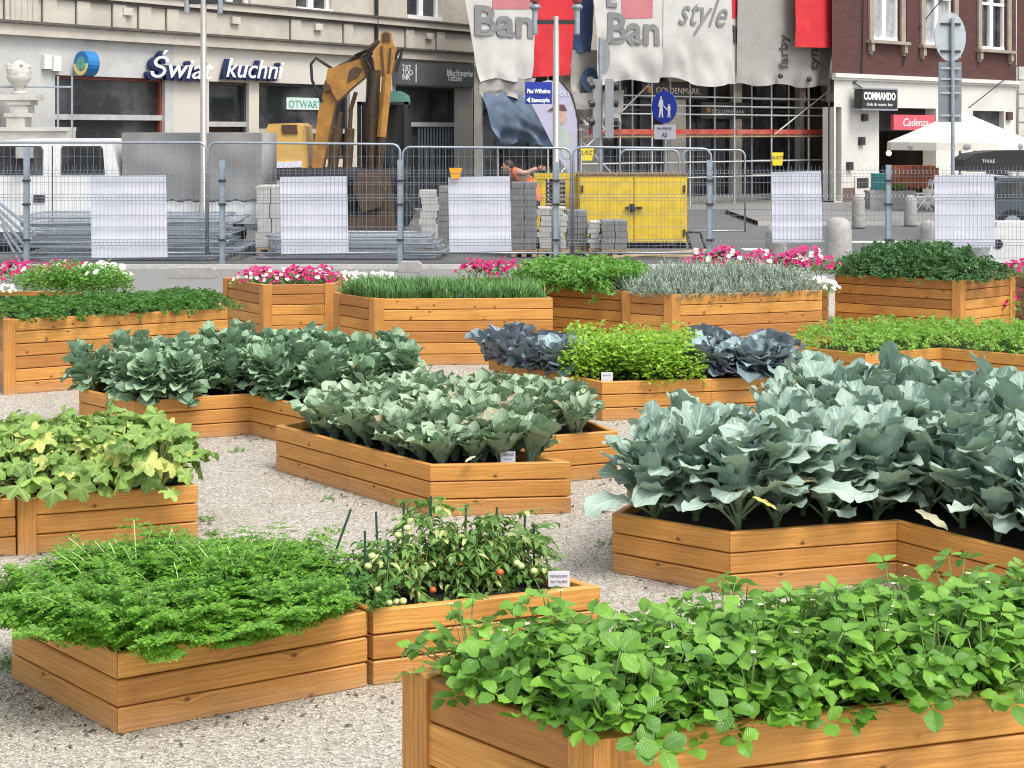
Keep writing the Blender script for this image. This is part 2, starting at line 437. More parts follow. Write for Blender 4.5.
def put(mb,lf,az,pos,sc=1.0,mi=0,roll=0):
    v=lf[0]*sc
    if roll:
        c,s=math.cos(roll),math.sin(roll); v=v@np.array([[1,0,0],[0,c,s],[0,-s,c]])
    mb.add(rotz(v,az)+np.array(pos),lf[1],lf[2],mi)
CAB=[(0,.16),(.12,.2),(.3,.55),(.55,.95),(.75,1),(.87,.88),(.95,.62),(.985,.36),(1,.15)]
OVAL=[(0,.08),(.12,.5),(.35,.92),(.55,1),(.75,.85),(.9,.5),(1,.06)]
PETL=[(0,.10),(.30,.11),(.36,.24),(.44,.55),(.52,.82),(.68,1),(.82,.95),(.91,.74),(.965,.46),(1,.16)]
LANC=[(0,.1),(.2,.6),(.45,1),(.75,.7),(1,.05)]
U=lambda a,b: rng.uniform(a,b)

def plant_cabbage(hh=.3,n=30):
    mb=MB()
    for k in range(n):
        f=k/(n-1)            # 0 outer .. 1 inner
        lf=leaf_grid(9,11,hh*U(.75,1.2)*(1-.12*f),hh*U(.34,.46)*(1-.15*f),CAB,R(60+24*f+U(-8,8)),R(24+50*f+U(-26,20)),cup=.42,wave=hh*.055,wn=U(2.5,4.2),jag=.07,jn=U(4,6),pw=1.7,twist=U(-.3,.3),crk=hh*.010)
        put(mb,lf,k*2.399+U(-.3,.3),(U(-.015,.015),U(-.015,.015),.01))
    mb.tube([(0,0,-.05),(0,0,.06)],.014,6)
    return mb
def plant_sprout(hh=.34,n=74):
    mb=MB()
    for k in range(n):
        f=k/(n-1); z=.02+.22*f
        lf=leaf_grid(5,9,hh*U(.42,.80)*(1-.25*f),hh*U(.22,.33),PETL,R(34+48*f+U(-12,12)),R(-28+80*f+U(-34,34)),cup=.3,wave=hh*.035,wn=U(2,3.4),pw=1.5,twist=U(-.5,.5),crk=hh*.007)
        put(mb,lf,k*2.399+U(-.4,.4),(0,0,z))
    mb.tube([(0,0,-.05),(0,0,.2)],.016,6)
    return mb
def plant_broccoli(hh=.46,n=17):
    mb=MB()
    for k in range(n):
        f=k/(n-1); z=.02+.16*f
        lf=leaf_grid(9,13,hh*U(.85,1.15)*(1-.2*f),hh*U(.42,.56)*(1-.1*f),PETL,R(52+30*f+U(-7,7)),R(5+55*f+U(-25,20)),cup=.22,wave=hh*.055,wn=U(2,3.4),jag=.10,jn=U(4,6),pw=1.8,twist=U(-.5,.5))
        put(mb,lf,k*2.399+U(-.35,.35),(0,0,z))
        # thick pale petiole under each leaf
        v=lf[0].reshape(13,9,3)[:7,4,:]; q=rotz(v,0)
        a=k*2.399
        mb2=[tuple(x) for x in q]
    mb.tube([(0,0,-.05),(0,0,.2)],.017,7,mi=1)
    return mb
def broccoli_with_stalks(hh=.46,n=36):
    mb=MB()
    for k in range(n):
        f=min(1,max(0,k/(n-1)+U(-.16,.16))); z=.02+.23*f+U(-.02,.03); az=k*2.399+U(-.35,.35)
        lf=leaf_grid(9,15,hh*U(.58,1.12)*(1-.25*f),hh*U(.26,.40)*(1-.12*f),PETL,R(56+28*f+U(-14,14)),R(2+52*f+U(-46,34)),cup=.18,wave=hh*.034,wn=U(3,5),jag=.09,jn=U(4,7),pw=1.7,twist=U(-.28,.28),crk=hh*.006)
        put(mb,lf,az,(0,0,z))
        mid=lf[0].reshape(15,9,3)[:8,4,:]-np.array([0,0,.003]); mid=rotz(mid,az)+np.array((0,0,z))
        mb.tube([tuple(p) for p in mid],[.008,.008,.0075,.007,.006,.005,.004,.003],5,mi=1)
    mb.tube([(0,0,-.05),(0,0,.22)],.017,7,mi=1)
    return mb
def plant_redcab(hh=.27,n=32):
    mb=MB()
    for k in range(n):
        f=k/(n-1)
        lf=leaf_grid(8,9,hh*U(.6,1.15)*(1-.25*f),hh*U(.42,.58)*(1-.25*f),CAB,R(44+36*f+U(-9,9)),R(-15+80*f+U(-24,24)),cup=.35,wave=hh*.07,wn=U(2,3),pw=1.5,jag=.08,crk=hh*.012,twist=U(-.4,.4))
        put(mb,lf,k*2.399+U(-.3,.3),(0,0,.02+.05*f))
    return mb
def squash_leaf(Rr,r=rng):
    na=30; nr=5; V=[(0,0,0)]; UV=[(0,.05)]; F_=[]
    lob=[-2.15,-1.1,0,1.1,2.15]; ph=r.uniform(0,6)
    for j in range(1,nr+1):
        rr=j/nr
        for i in range(na+1):
            a=-2.85+5.7*i/na
            dl=min(abs(a-x) for x in lob)
            rad=Rr*(1.02-.40*min(1,(dl/.55))**1.5)*(1-.12*abs(a)/2.85)*(1+.06*math.sin(a*23+ph)*rr)
            x=rad*rr*math.cos(a); y=rad*rr*math.sin(a)
            z=-.28*Rr*rr**2*(.6+.5*math.cos(a*2+ph))+.11*Rr*rr*math.sin(a*7+ph)+.05*Rr*rr*math.sin(a*13)-.05*Rr*max(0,1-dl/.2)*rr
            V.append((x,y,z)); UV.append((min(1,dl*1.3*rr),rr))
    K=na+1
    for i in range(na): F_.append([0,1+i,2+i])
    for j in range(nr-1):
        for i in range(na): a=1+j*K+i; F_.append([a,a+K,a+K+1,a+1])
    V=np.array(V); return V,F_,UV
def tilt(v,ax,an):
    return v@np.array(Matrix.Rotation(an,3,Vector(ax))).T
def plant_squash(n=16,spread=.42,hmax=.36):
    mb=MB()
    for k in range(n):
        az=k*2.399+U(-.4,.4); rad=spread*math.sqrt((k+.5)/n)*U(.8,1.15); z=hmax*(1-.55*(k/n)**1.5)*U(.75,1.15)
        tip=np.array((rad*math.cos(az),rad*math.sin(az),z))
        mb.tube([(0,0,0),(tip[0]*.35,tip[1]*.35,z*.62),(tip[0]*.75,tip[1]*.75,z*.95),tuple(tip)],[.009,.008,.006,.004],5,mi=1)
        v,f,uv=squash_leaf(U(.06,.115))
        v=tilt(v,(0,1,0),R(U(-12,68))); v=tilt(v,(1,0,0),R(U(-22,22)))
        mb.add(rotz(v,az+U(-.6,.6))+tip,f,uv)
    for k in range(1):
        a=U(0,6.28); q=[(0,0,.03)]
        for t in range(1,7): a+=U(-.5,.5); p=q[-1]; q.append((p[0]+.08*math.cos(a),p[1]+.08*math.sin(a),.06+.1*math.sin(t*.9)**2))
        mb.tube(q,.006,5,mi=1)
    return mb
def sb_leaflet(Lg):
    ser=.07
    return leaf_grid(7,10,Lg,Lg*U(.72,.86),[(0,.08),(.1,.42),(.3,.88),(.52,1),(.72,.86),(.88,.5),(1,.1)],R(U(-5,40)),R(U(-40,15)),cup=-.12,fold=U(.1,.5),wave=Lg*.02,wn=4,jag=.11,jn=6.5,twist=U(-.35,.35))
def plant_strawberry(n=11,spread=.15,hmax=.27):
    mb=MB(); fl=[]
    for k in range(n):
        az=k*2.399+U(-.4,.4); f=math.sqrt((k+.6)/n); rad=spread*f*U(.7,1.3); z=hmax*(1-.55*f**1.6)*U(.5,1.05)
        tip=np.array((rad*math.cos(az),rad*math.sin(az),z))
        mb.tube([(0,0,0),(tip[0]*.4,tip[1]*.4,z*.6),tuple(tip)],[.0028,.0025,.002],4,mi=1)
        Lg=U(.038,.068); b=az+U(-.5,.5); ti=R(U(-30,46)*(.35+.65*f)); ro=R(U(-28,28))
        for da,s in ((0,1.0),(1.75,.9),(-1.75,.9)):
            v,fc,uv=sb_leaflet(Lg*s); v=v+np.array((.006,0,0)); v=rotz(v,da); v=tilt(v,(0,1,0),ti); v=tilt(v,(1,0,0),ro)
            mb.add(rotz(v,b)+tip,fc,uv)
    return mb
def sb_flower(mb,c,s=.011):
    c=np.array(c)
    for k in range(5):
        a=k*2*PI/5
        v=np.array([(0,0,0),(s*.8,-s*.55,.001),(s*1.35,0,.003),(s*.8,s*.55,.001)])
        mb.add(rotz(v,a)+c,[[0,1,2,3]])
    mb.ball(c+np.array((0,0,.001)),s*.38,6,4,mi=1)
def frond_carrot():
    mb=MB(); Lg=U(.20,.34); n=9
    e0=R(U(50,88)); e1=R(U(-25,58)); pts=[np.zeros(3)]; 
    for i in range(n):
        e=e0+(e1-e0)*(i/n)**1.3; pts.append(pts[-1]+np.array((math.cos(e),0,math.sin(e)))*Lg/n)
    mb.tube([tuple(p) for p in pts],[.0022]*(n+1),3,mi=1,cap=False)
    for i in range(3,n+1):
        t=i/n; pl=Lg*.36*(1-.65*abs(t-.6)/.6)*(1 if i<n else .6)
        for sg in (-1,1):
            d=np.array((.55,sg*.85,U(-.15,.3))); d/=np.linalg.norm(d)
            side=np.array((-d[1],d[0],0))
            m=9
            for j in range(m):
                b=pts[i]+d*pl*(j+.6)/m; l=pl*.30*(1-.5*j/m)+.005
                for s2 in (-1,1):
                    q=d*.65+side*s2*.8+np.array((0,0,U(-.45,.45))); q/=np.linalg.norm(q)
                    nn=np.cross(q,(U(-.5,.5),U(-.5,.5),1)); nn/=np.linalg.norm(nn); wq=l*.24
                    mb.add([b,b+q*l*.5+nn*wq,b+q*l,b+q*l*.5-nn*wq],[[0,1,2,3]],[(0,0),(.5,.5),(0,1),(-.5,.5)])
    return mb
def frond_parsley(Lg=.17,big=1.0):
    mb=MB(); e=R(U(50,88)); top=np.array((math.cos(e),0,math.sin(e)))*Lg
    mb.tube([(0,0,0),tuple(top*.6+np.array((0,0,.01))),tuple(top)],.0014,3,cap=False)
    for k in range(7):
        a=U(-2.4,2.4); el=R(U(-40,60)); q=np.array((math.cos(a)*math.cos(el),math.sin(a)*math.cos(el),math.sin(el))); l=U(.028,.05)*big
        b=top*U(.72,1.0)
        sd=np.cross(q,(U(-.6,.6),U(-.6,.6),1)); sd/=np.linalg.norm(sd); w=l*.45
        nz=np.cross(sd,q)
        for s in (-1,0,1):
            d=q*(1 if s==0 else .7)+sd*s*.62; bb=b+q*l*.3
            n2=np.cross(d,nz); n2/=np.linalg.norm(n2)
            mb.add([bb,bb+d*l*.45+n2*w*.42+nz*l*.1,bb+d*l*.85-nz*l*U(0,.2),bb+d*l*.45-n2*w*.42+nz*l*.1],[[0,1,2,3]],[(0,0),(.6,.5),(0,1),(-.6,.5)])
    return mb
def small_leaf(Lg,Wd):
    return leaf_grid(3,4,Lg,Wd,[(0,.15),(.33,.95),(.66,.85),(1,.06)],R(U(0,60)),R(U(-60,25)),cup=0,fold=.35)
def bush(n,rad,hh,Lr,Wr,stems=10,flat=.6):
    mb=MB()
    for k in range(stems):
        a=U(0,6.28); r=rad*math.sqrt(U(0,1))*.8; mb.tube([(r*.3*math.cos(a),r*.3*math.sin(a),0),(r*math.cos(a),r*math.sin(a),hh*U(.6,.95)*(1-.4*(r/rad)**2))],.003,4,mi=1)
    for k in range(n):
        a=U(0,6.28); r=rad*math.sqrt(U(0,1)); top=hh*(1-flat*(r/rad)**2.2); z=top*(U(0,1)**.6)*U(.85,1.1)
        lf=small_leaf(U(*Lr),U(*Wr)); put(mb,lf,a+U(-1,1),(r*math.cos(a),r*math.sin(a),z),roll=U(-.6,.6))
    return mb
def compile_(mb):
    v=np.vstack(mb.v); uv=np.vstack(mb.uv); return v,mb.f,uv,mb.mi
def stamp(dst,c,az,pos,sc=1.0,zs=1.0):
    v=c[0]*sc; v=v*np.array((1,1,zs)); n=dst.n
    dst.v.append(rotz(v,az)+np.array(pos)); dst.uv.append(c[2]); dst.f.extend([[i+n for i in f] for f in c[1]]); dst.mi.extend(c[3]); dst.n+=len(v)
def spread_things(protos,pts,z,name,cat,label,group,scl=(.9,1.1),lab2=None,edge=None):
    """the first use moves the prototype, later ones copy it with its parts"""
    used=set()
    for i,p in enumerate(pts):
        k=random.randrange(len(protos)); o=protos[k]; s=random.uniform(*scl); rz=random.uniform(0,6.28)
        if k in used: o=copy_tree(o)
        used.add(k)
        zz=z(p) if callable(z) else z
        o.location=(p[0],p[1],zz); o.rotation_euler=(0,0,rz); o.scale=(s,s,s)
        if edge:
            poly,dd_,an=edge; e_=edge_d(poly,*p)
            if e_<dd_:
                h_=.01; gx=edge_d(poly,p[0]+h_,p[1])-edge_d(poly,p[0]-h_,p[1]); gy=edge_d(poly,p[0],p[1]+h_)-edge_d(poly,p[0],p[1]-h_)
                out_=Vector((-gx,-gy,0)); 
                if out_.length>1e-6:
                    ax_=Vector((0,0,1)).cross(out_.normalized()); o.rotation_euler=(Matrix.Rotation(R(an)*(1-.5*e_/dd_),3,ax_)@Matrix.Rotation(rz,3,'Z')).to_euler()
        lb=lab2(p) if lab2 else label
        tag(o,lb,cat,group); o.name=name
    for k,o in enumerate(protos):
        if k not in used: bpy.data.objects.remove(o)
# ------------------------------------------------------------------ leaf materials
G=lambda *a:tuple(a)
M_CAB=leaf_mat('glaucous_cabbage_leaf',(.11,.20,.11),(.41,.53,.36),(.54,.63,.45),back=(.20,.31,.20),rough=.55,nv=6,veinamt=.5,trans=.12,old=(.40,.26,.17),oldfrac=.03)
M_SPR=leaf_mat('deep_cabbage_leaf',(.055,.145,.07),(.34,.49,.31),(.40,.50,.34),back=(.22,.34,.24),rough=.42,nv=6,veinamt=.55,trans=.12,old=(.55,.45,.2),oldfrac=.03)
M_BRO=leaf_mat('broccoli_leaf',(.12,.225,.17),(.46,.575,.485),(.60,.68,.58),back=(.25,.37,.33),rough=.5,nv=7,veinamt=.75,trans=.12,old=(.50,.42,.22),oldfrac=.012)
M_BST=simple('broccoli_stalk',(.20,.29,.15),.5,var=.25)
M_RED=leaf_mat('red_cabbage_leaf',(.07,.115,.135),(.34,.47,.48),(.32,.31,.36),back=(.19,.20,.27),rough=.5,nv=6,veinamt=.5,trans=.08,old=(.10,.06,.15),oldfrac=.13)
M_SQ=leaf_mat('squash_leaf',(.02,.09,.012),(.34,.52,.12),(.42,.52,.2),back=(.28,.40,.16),rough=.55,nv=6,veinamt=.45,trans=.25,old=(.60,.60,.17),oldfrac=.13)
M_SQS=simple('squash_stem',(.42,.45,.2),.6,var=.25)
M_SB=leaf_mat('strawberry_leaf',(.035,.135,.010),(.22,.455,.048),(.30,.47,.15),back=(.28,.42,.18),rough=.4,nv=8,veinamt=.16,trans=.25,bstr=.35,spec=.5)
M_SBS=simple('strawberry_stem',(.16,.26,.06),.6,var=.3)
M_PETAL=simple('white_petal',(.85,.85,.80),.6,var=.05); M_YEL=simple('flower_centre',(.75,.55,.08),.7)
M_CAR=leaf_mat('carrot_leaf',(.022,.095,.008),(.22,.46,.05),(.25,.45,.1),rough=.5,nv=2,veinamt=.1,trans=.3,bstr=0)
M_DILL=leaf_mat('dark_feathery_leaf',(.035,.125,.022),(.12,.29,.06),(.2,.35,.1),rough=.5,nv=2,veinamt=.1,trans=.25,bstr=0)
M_PAR=leaf_mat('dark_parsley_leaf',(.028,.105,.014),(.10,.25,.04),(.15,.3,.06),rough=.45,nv=2,veinamt=.1,trans=.2,bstr=0)
M_PAR2=leaf_mat('bluish_parsley_leaf',(.022,.085,.022),(.085,.20,.06),(.15,.3,.1),rough=.45,nv=2,veinamt=.1,trans=.2,bstr=0)
M_LET=leaf_mat('light_green_leaf',(.10,.27,.03),(.32,.53,.10),(.3,.5,.1),rough=.45,nv=2,veinamt=.1,trans=.3,bstr=0)
M_CEL=leaf_mat('celery_leaf',(.06,.20,.028),(.20,.40,.075),(.3,.5,.1),rough=.4,nv=2,veinamt=.1,trans=.25,bstr=0)
M_BAS=leaf_mat('basil_leaf',(.07,.20,.012),(.38,.58,.07),(.4,.6,.15),rough=.38,nv=3,veinamt=.2,trans=.3,bstr=.2)
M_TOM=leaf_mat('tomato_leaf',(.04,.13,.02),(.16,.29,.06),(.25,.4,.1),rough=.5,nv=3,veinamt=.2,trans=.2,bstr=.1,old=(.50,.52,.2),oldfrac=.17)
M_CHI=simple('chive_leaf',(.10,.23,.06),.5,var=.4,scale=3)
M_SAN=simple('silver_leaf',(.34,.41,.33),.75,var=.2,scale=14)
M_PETF=leaf_mat('petunia_leaf',(.06,.19,.03),(.19,.38,.07),(.25,.4,.1),rough=.5,nv=2,veinamt=.1,trans=.2,bstr=0)
M_PINK=simple('magenta_petal',(.46,.008,.125),.55,var=.35,scale=9); M_PWH=simple('cream_petal',(.85,.83,.74),.6,var=.06)
M_TGREEN=simple('green_tomato',(.52,.60,.24),.25,var=.1); M_TRED=simple('ripening_tomato',(.62,.12,.03),.25,var=.15)
M_STAKE=simple('green_stake',(.025,.085,.06),.5,var=.2)

# ------------------------------------------------------------------ ground
def sheet(name,poly,z,mat,thick=0):
    mb=MB(); 
    if thick: mb.prism(poly,z-thick,z)
    else: mb.add([(p[0],p[1],z) for p in poly],[list(range(len(poly)))])
    o=mb.build(name,mat,origin=(0,0,0)); return tag(o,kind='structure')
sheet('ground',[(-400,-60),(400,-60),(400,700),(-400,700)],-.012,ASPH)
sheet('paved_strip',[(-40,20.9),(40,21.6),(40,25.0),(-40,25.0)],-.006,PAVE)
sheet('gravel',[(-40,-20),(40,-20),(40,21.5),(-40,20.8)],0,GRAVEL)
mb=MB(); mb.box((0,24.95,.02),(80,.12,.08)); tag(mb.build('kerb_strip',KERB),kind='structure')
# pebbles lying loose over the near gravel
def stones():
    mb=MB(); r=np.random.default_rng(4); n=26000
    y=4.9+ (r.random(n)**1.7)*6.5; x=(r.random(n)*2-1)*.36*y
    base=np.array([(1,0,0),(-.5,.87,0),(-.5,-.87,0),(.1,.05,.8),(0,0,-.5)])
    fs=np.array([[0,1,3],[1,2,3],[2,0,3],[1,0,4],[2,1,4],[0,2,4]])
    s=r.uniform(.003,.0085,n); a=r.uniform(0,6.28,n)
    V=np.repeat(base[None],n,0)*(1+r.uniform(-.35,.35,(n,5,3)))
    c,sn=np.cos(a)[:,None],np.sin(a)[:,None]
    X=V[:,:,0]*c-V[:,:,1]*sn; Y=V[:,:,0]*sn+V[:,:,1]*c
    P=np.stack([X*s[:,None]+x[:,None],Y*s[:,None]+y[:,None],V[:,:,2]*s[:,None]*.8+.002],2)
    FF=(fs[None]+np.arange(n)[:,None,None]*5).reshape(-1,3)
    mb.add(P.reshape(-1,3),FF); return mb
m,nt,b=newmat('pebble'); rp=N(nt,'ShaderNodeValToRGB'); rp.color_ramp.elements[0].color=(.36,.315,.26,1); rp.color_ramp.elements[1].color=(.62,.58,.51,1)
x=rp.color_ramp.elements.new(.2); x.color=(.46,.415,.345,1)
L(nt,N(nt,'ShaderNodeNewGeometry').outputs['Random Per Island'],rp.inputs[0]); L(nt,rp.outputs[0],b.inputs['Base Color']); b.inputs['Roughness'].default_value=.9; b.inputs['Specular IOR Level'].default_value=.2
PEB=m
o=stones().build('loose_pebbles',PEB,origin=(0,0,0)); tag(o,'pale loose pebbles scattered over the gravel between the planters','gravel',kind='stuff')

# ------------------------------------------------------------------ planters
D2=lambda a:np.array((math.cos(R(a)),math.sin(R(a))))
def addv(p,v): return (p[0]+v[0],p[1]+v[1])
gT='tall wooden planters'; gL='low wooden planters'
# strawberries (tall, front right)
a=W(410,672,TH); b=W(595,740,TH); b2=np.array(b); e=D2(15.8)*2.5
P_SB=[a,b,addv(b,e),addv(a,e)]
planter(P_SB,TH,5,'tall orange wooden planter of strawberry plants, nearest to the viewer',gT,posts=(0,1,2,3))
# carrots
a=W(367,612,LH); b=W(117,654,LH); l=np.array((-.59,.59))
P_CAR=[b,a,addv(a,l),addv(b,l)]
planter(P_CAR,LH,3,'low wooden planter overflowing with feathery carrot tops in the near left',gL)
# tomatoes
a=W(373,611,LH); b=W(600,586,LH); l=np.array((-.53,.55))
P_TOM=[a,b,addv(b,l),addv(a,l)]
planter(P_TOM,LH,3,'low wooden planter with staked tomato plants, beside the carrot planter',gL)
# cabbage (middle)
C=W(430,465,LH); D=W(571,462,LH); I=W(276,425,LH)
Cm=((C[0]+I[0])/2,(C[1]+I[1])/2); v=((I[0]-C[0])/2,(I[1]-C[1])/2)
E=addv(D,v); Fq=W(618,431,LH); Gq=(Fq[0]-.35,Fq[1]+.75); Hq=(I[0]+.95,I[1]+.95)
P_CAB=[C,D,E,Fq,Gq,Hq,I,Cm]
planter(P_CAB,LH,3,'low angular wooden planter packed with grey-green cabbages in the middle of the plot',gL)
# sprouts (left back)
P_SPR=[W(79,389,LH),W(135,401,LH),W(250,394,LH),W(312,407,LH),(-.62,11.35),(-1.05,12.3),(-2.2,12.55),(-3.0,12.45)]
planter(P_SPR,LH,3,'low wooden planter of dark green leafy cabbage with a pale leaf hanging over its front',gL)
# basil + red cabbage
a=W(602,382,LH); am=W(712,379,LH); b=W(806,375,LH)
P_BAS=[a,am,b,(1.55,13.05),(-.2,12.95),(.25,12.32)]
planter(P_BAS,LH,3,'low wooden planter with bright basil between two clumps of red cabbage',gL)
# broccoli
p1=W(612,513,LH);p2=W(730,533,LH);p3=W(897,521,LH);p4=W(1030,554,LH)
P_BRO=[p1,p2,p3,p4,(3.5,7.15),(3.05,8.2),(3.55,8.7),(3.2,9.5),(2.2,9.9),(1.6,9.35),(1.55,8.6),(.85,8.35)]
planter(P_BRO,LH,3,'low angular wooden planter crowded with tall blue-green broccoli on the right',gL)
# small light-green herbs right back
q1=W(800,347,LH);q2=W(865,354,LH);q3=W(942,348,LH);q4=W(1024,355,LH)
P_LET=[q1,q2,q3,q4,(5.6,13.35),(5.4,14.5),(3.9,14.7),(3.1,14.5)]
planter(P_LET,LH,3,'low wooden planter of short light green leaves below the tall dark herb planter',gL)
# squash
a=W(198,485,LH); b=W(20,498,LH); dv=np.array((a[0]-b[0],a[1]-b[1]))
P_SQ=[b,a,addv(a,(-.5,.75)),addv(b,(-.45,.72))]
planter(P_SQ,LH,3,'low wooden planter of yellowing squash vines at the left edge',gL,posts=(0,))
bb=addv(b,(-.02,-.007)); P_SQ2=[addv(bb,-dv*.9),bb,addv(bb,(-.5,.75)),addv(addv(bb,-dv*.9),(-.5,.75))]
planter(P_SQ2,LH,3,'end of a low wooden squash planter cut by the left edge of the photo',gL)
# tall row, from left to right
a=W(5,320,TH); b=W(228,308,TH); nn=np.array((-.5,1.15))
P_T1=[a,b,addv(b,nn),addv(a,nn)]
planter(P_T1,TH,6,'long tall wooden planter of dark parsley, leftmost in the back row',gT,posts=(0,))
a=W(224,278,TH); b=W(264,285,TH); c=W(333,284,TH)
P_T2=[a,b,c,addv(c,(.1,1.0)),addv(b,(-.1,1.55)),addv(a,(.2,.75))]
planter(P_T2,TH,6,'tall wooden planter with pink and white petunias next to the chive planter',gT,posts=(0,1,2))
a=W(335,293,TH); b=W(375,299,TH); c=W(553,298,TH)
P_T3=[a,b,c,addv(c,(-.25,1.0)),addv(a,(.15,.9))]
planter(P_T3,TH,6,'tall wooden planter full of fine grassy chives in the back row',gT,posts=(0,1))
a=W(536,284,TH); b=W(553,286,TH); c=W(621,290.5,TH)
P_T4=[a,b,c,addv(c,(.25,.85)),addv(c,(-.3,1.5)),addv(a,(0,.6))]
planter(P_T4,TH,6,'tall wooden planter of leafy green celery between chives and silver herbs',gT)
a=W(623,292,TH); b=W(672,295,TH); c=W(822,290,TH)
P_T5=[a,b,c,addv(c,(-.4,.95)),addv(a,(.3,.75))]
planter(P_T5,TH,6,'tall wooden planter of silver-grey lavender cotton in the back row',gT,posts=(0,1))
a=W(835,274,TH); b=W(960,281,TH); c=W(1014,276,TH)
P_T6=[a,b,c,addv(c,(-.6,1.15)),addv(a,(.3,.9))]
planter(P_T6,TH,6,'tall wooden planter heaped with dark green herbs, rightmost in the back row',gT,posts=(1,2))
# flower planters behind
P_F1=[(-6.9,15.0),(-4.75,15.25),(-4.6,16.2),(-6.9,16.2)]
planter(P_F1,TH-.1,5,'wooden planter of pink and white petunias behind the dark parsley planter',gT)
P_F3=[(1.75,16.35),(3.42,16.2),(3.45,17.0),(1.75,17.1)]
planter(P_F3,TH-.05,5,'wooden petunia planter behind the silver herb planter, white blooms spilling over its end',gT)
P_F4=[(5.86,16.9),(7.2,17.0),(7.2,17.8),(5.86,17.8)]
planter(P_F4,TH-.05,5,'wooden planter with pink petunias hanging down at the right edge',gT)
P_F5=[(-.62,16.6),(.12,16.6),(.12,17.2),(-.62,17.2)]
planter(P_F5,TH-.05,5,'small wooden petunia planter behind the chives',gT)

# ------------------------------------------------------------------ crops
sz=LH-.05; tz=TH-.05
def protos(fn,k,name,mats,smooth=True):
    out=[]
    for _ in range(k):
        o=fn().build(name,mats,origin=(0,0,0),smooth=smooth); out.append(o)
    return out
def row_label(poly,near,far,d=.2):
    ymid=poly_c(poly)[1]
    return lambda p: near if (p[1]<ymid) else far
# cabbages
pts=grid_in(P_CAB,(C[0]-I[0],C[1]-I[1]),(D[0]-C[0],D[1]-C[1]),.185,.18,.06,.02)
spread_things(protos(lambda:plant_cabbage(.285),5,'cabbage_plant',M_CAB),pts,sz,'cabbage_plant','cabbage','upright grey-green cabbage plant packed in the middle planter','cabbages in the middle planter',(.85,1.15),edge=(P_CAB,.2,14))
pts=grid_in(P_SPR,(1,.3),(-.5,.8),.22,.21,.06,.03)
spread_things(protos(lambda:plant_sprout(.34),5,'kale_plant',M_SPR),pts,sz,'kale_plant','kale','bushy dark green cabbage plant with drooping leaves in the left back planter','dark cabbages in the left back planter',(.85,1.15),edge=(P_SPR,.2,26))
pts=grid_in(P_BRO,(1,.25),(-.5,.85),.26,.25,.05,.04)
spread_things(protos(lambda:broccoli_with_stalks(.47),5,'broccoli_plant',[M_BRO,M_BST]),pts,sz,'broccoli_plant','broccoli','tall blue-green broccoli plant with wavy leaves in the right planter','broccoli in the right planter',(.78,1.14),edge=(P_BRO,.22,12))
pts=[p for p in grid_in(P_BAS,(1,.2),(-.5,.8),.21,.2,.05,.02)]
bx=lambda p:(p[0]/p[1]*F+CX)
red=[p for p in pts if bx(p)>697 or bx(p)<574]+[(X_(x,Y_),Y_) for x,Y_ in ((708,12.1),(725,12.1),(742,12.12),(758,12.15),(772,12.2),(780,12.3),(716,12.4),(748,12.45),(768,12.45))]+[(X_(x,Y_),Y_) for x,Y_ in ((497,12.75),(512,12.55),(528,12.35),(545,12.2),(484,12.95),(520,12.9),(545,12.8),(565,12.6))]
bas=[p for p in scatter(P_BAS,.15,.06,5) if 575<bx(p)<=694 and p[1]<12.9 and math.hypot(p[0]-X_(607,11.8),p[1]-11.8)>.24]
spread_things(protos(lambda:plant_redcab(.27),4,'red_cabbage_plant',M_RED),red,sz,'red_cabbage_plant','red cabbage','',  'red cabbages beside the basil',(1.05,1.4),lambda p:'purple-blue red cabbage plant on the right of the basil' if bx(p)>640 else 'purple-blue red cabbage plant on the left of the basil',edge=(P_BAS,.2,30))
spread_things(protos(lambda:bush(430,.17,.36,(.036,.06),(.024,.036),7,.45),4,'basil_plant',[M_BAS,M_SBS]),bas,sz,'basil_plant','basil','bushy bright green basil plant between the red cabbages','basil between the red cabbages',(.92,1.08))
# squash
pts=scatter(P_SQ,.2,.07,2)+scatter(P_SQ2,.22,.07,3)
spread_things(protos(lambda:plant_squash(34,.27,.33),5,'squash_plant',[M_SQ,M_SQS]),pts,sz,'squash_plant','squash','sprawling squash plant with lobed yellow-green leaves in the left planter','squash in the left planter',(.88,1.1),lambda p: 'sprawling squash plant with lobed yellow-green leaves in the left planter' if p[0]>-2.62 else 'squash plant at the very left edge of the photo',edge=(P_SQ,.25,18))
# strawberries
def sb():
    mb=plant_strawberry(27,.155,.265); o=mb.build('strawberry_plant',[M_SB,M_SBS],origin=(0,0,0),smooth=True); return o
def sbp(k):
    out=[]
    for q in range(k):
        o=sb()
        if q%2==0:
            fb=MB()
            for _ in range(1):
                a=U(0,6.28); r=U(.03,.1); z=U(.2,.26); fb.tube([(0,0,.05),(r*.6*math.cos(a),r*.6*math.sin(a),z*.7),(r*math.cos(a),r*math.sin(a),z)],.0015,3,mi=2); sb_flower(fb,(r*math.cos(a),r*math.sin(a),z),.0062)
            fb.build('flower',[M_PETAL,M_YEL,M_SBS],o)
        out.append(o)
    return out
pts=scatter(P_SB,.09,.06,11,26000)
P_SBn=[p for p in pts]
spread_things(sbp(7),pts,tz-.02,'strawberry_plant','strawberry','low strawberry plant with toothed green leaves in the nearest planter','strawberries in the nearest planter',(.8,1.2),edge=(P_SB,.14,9))
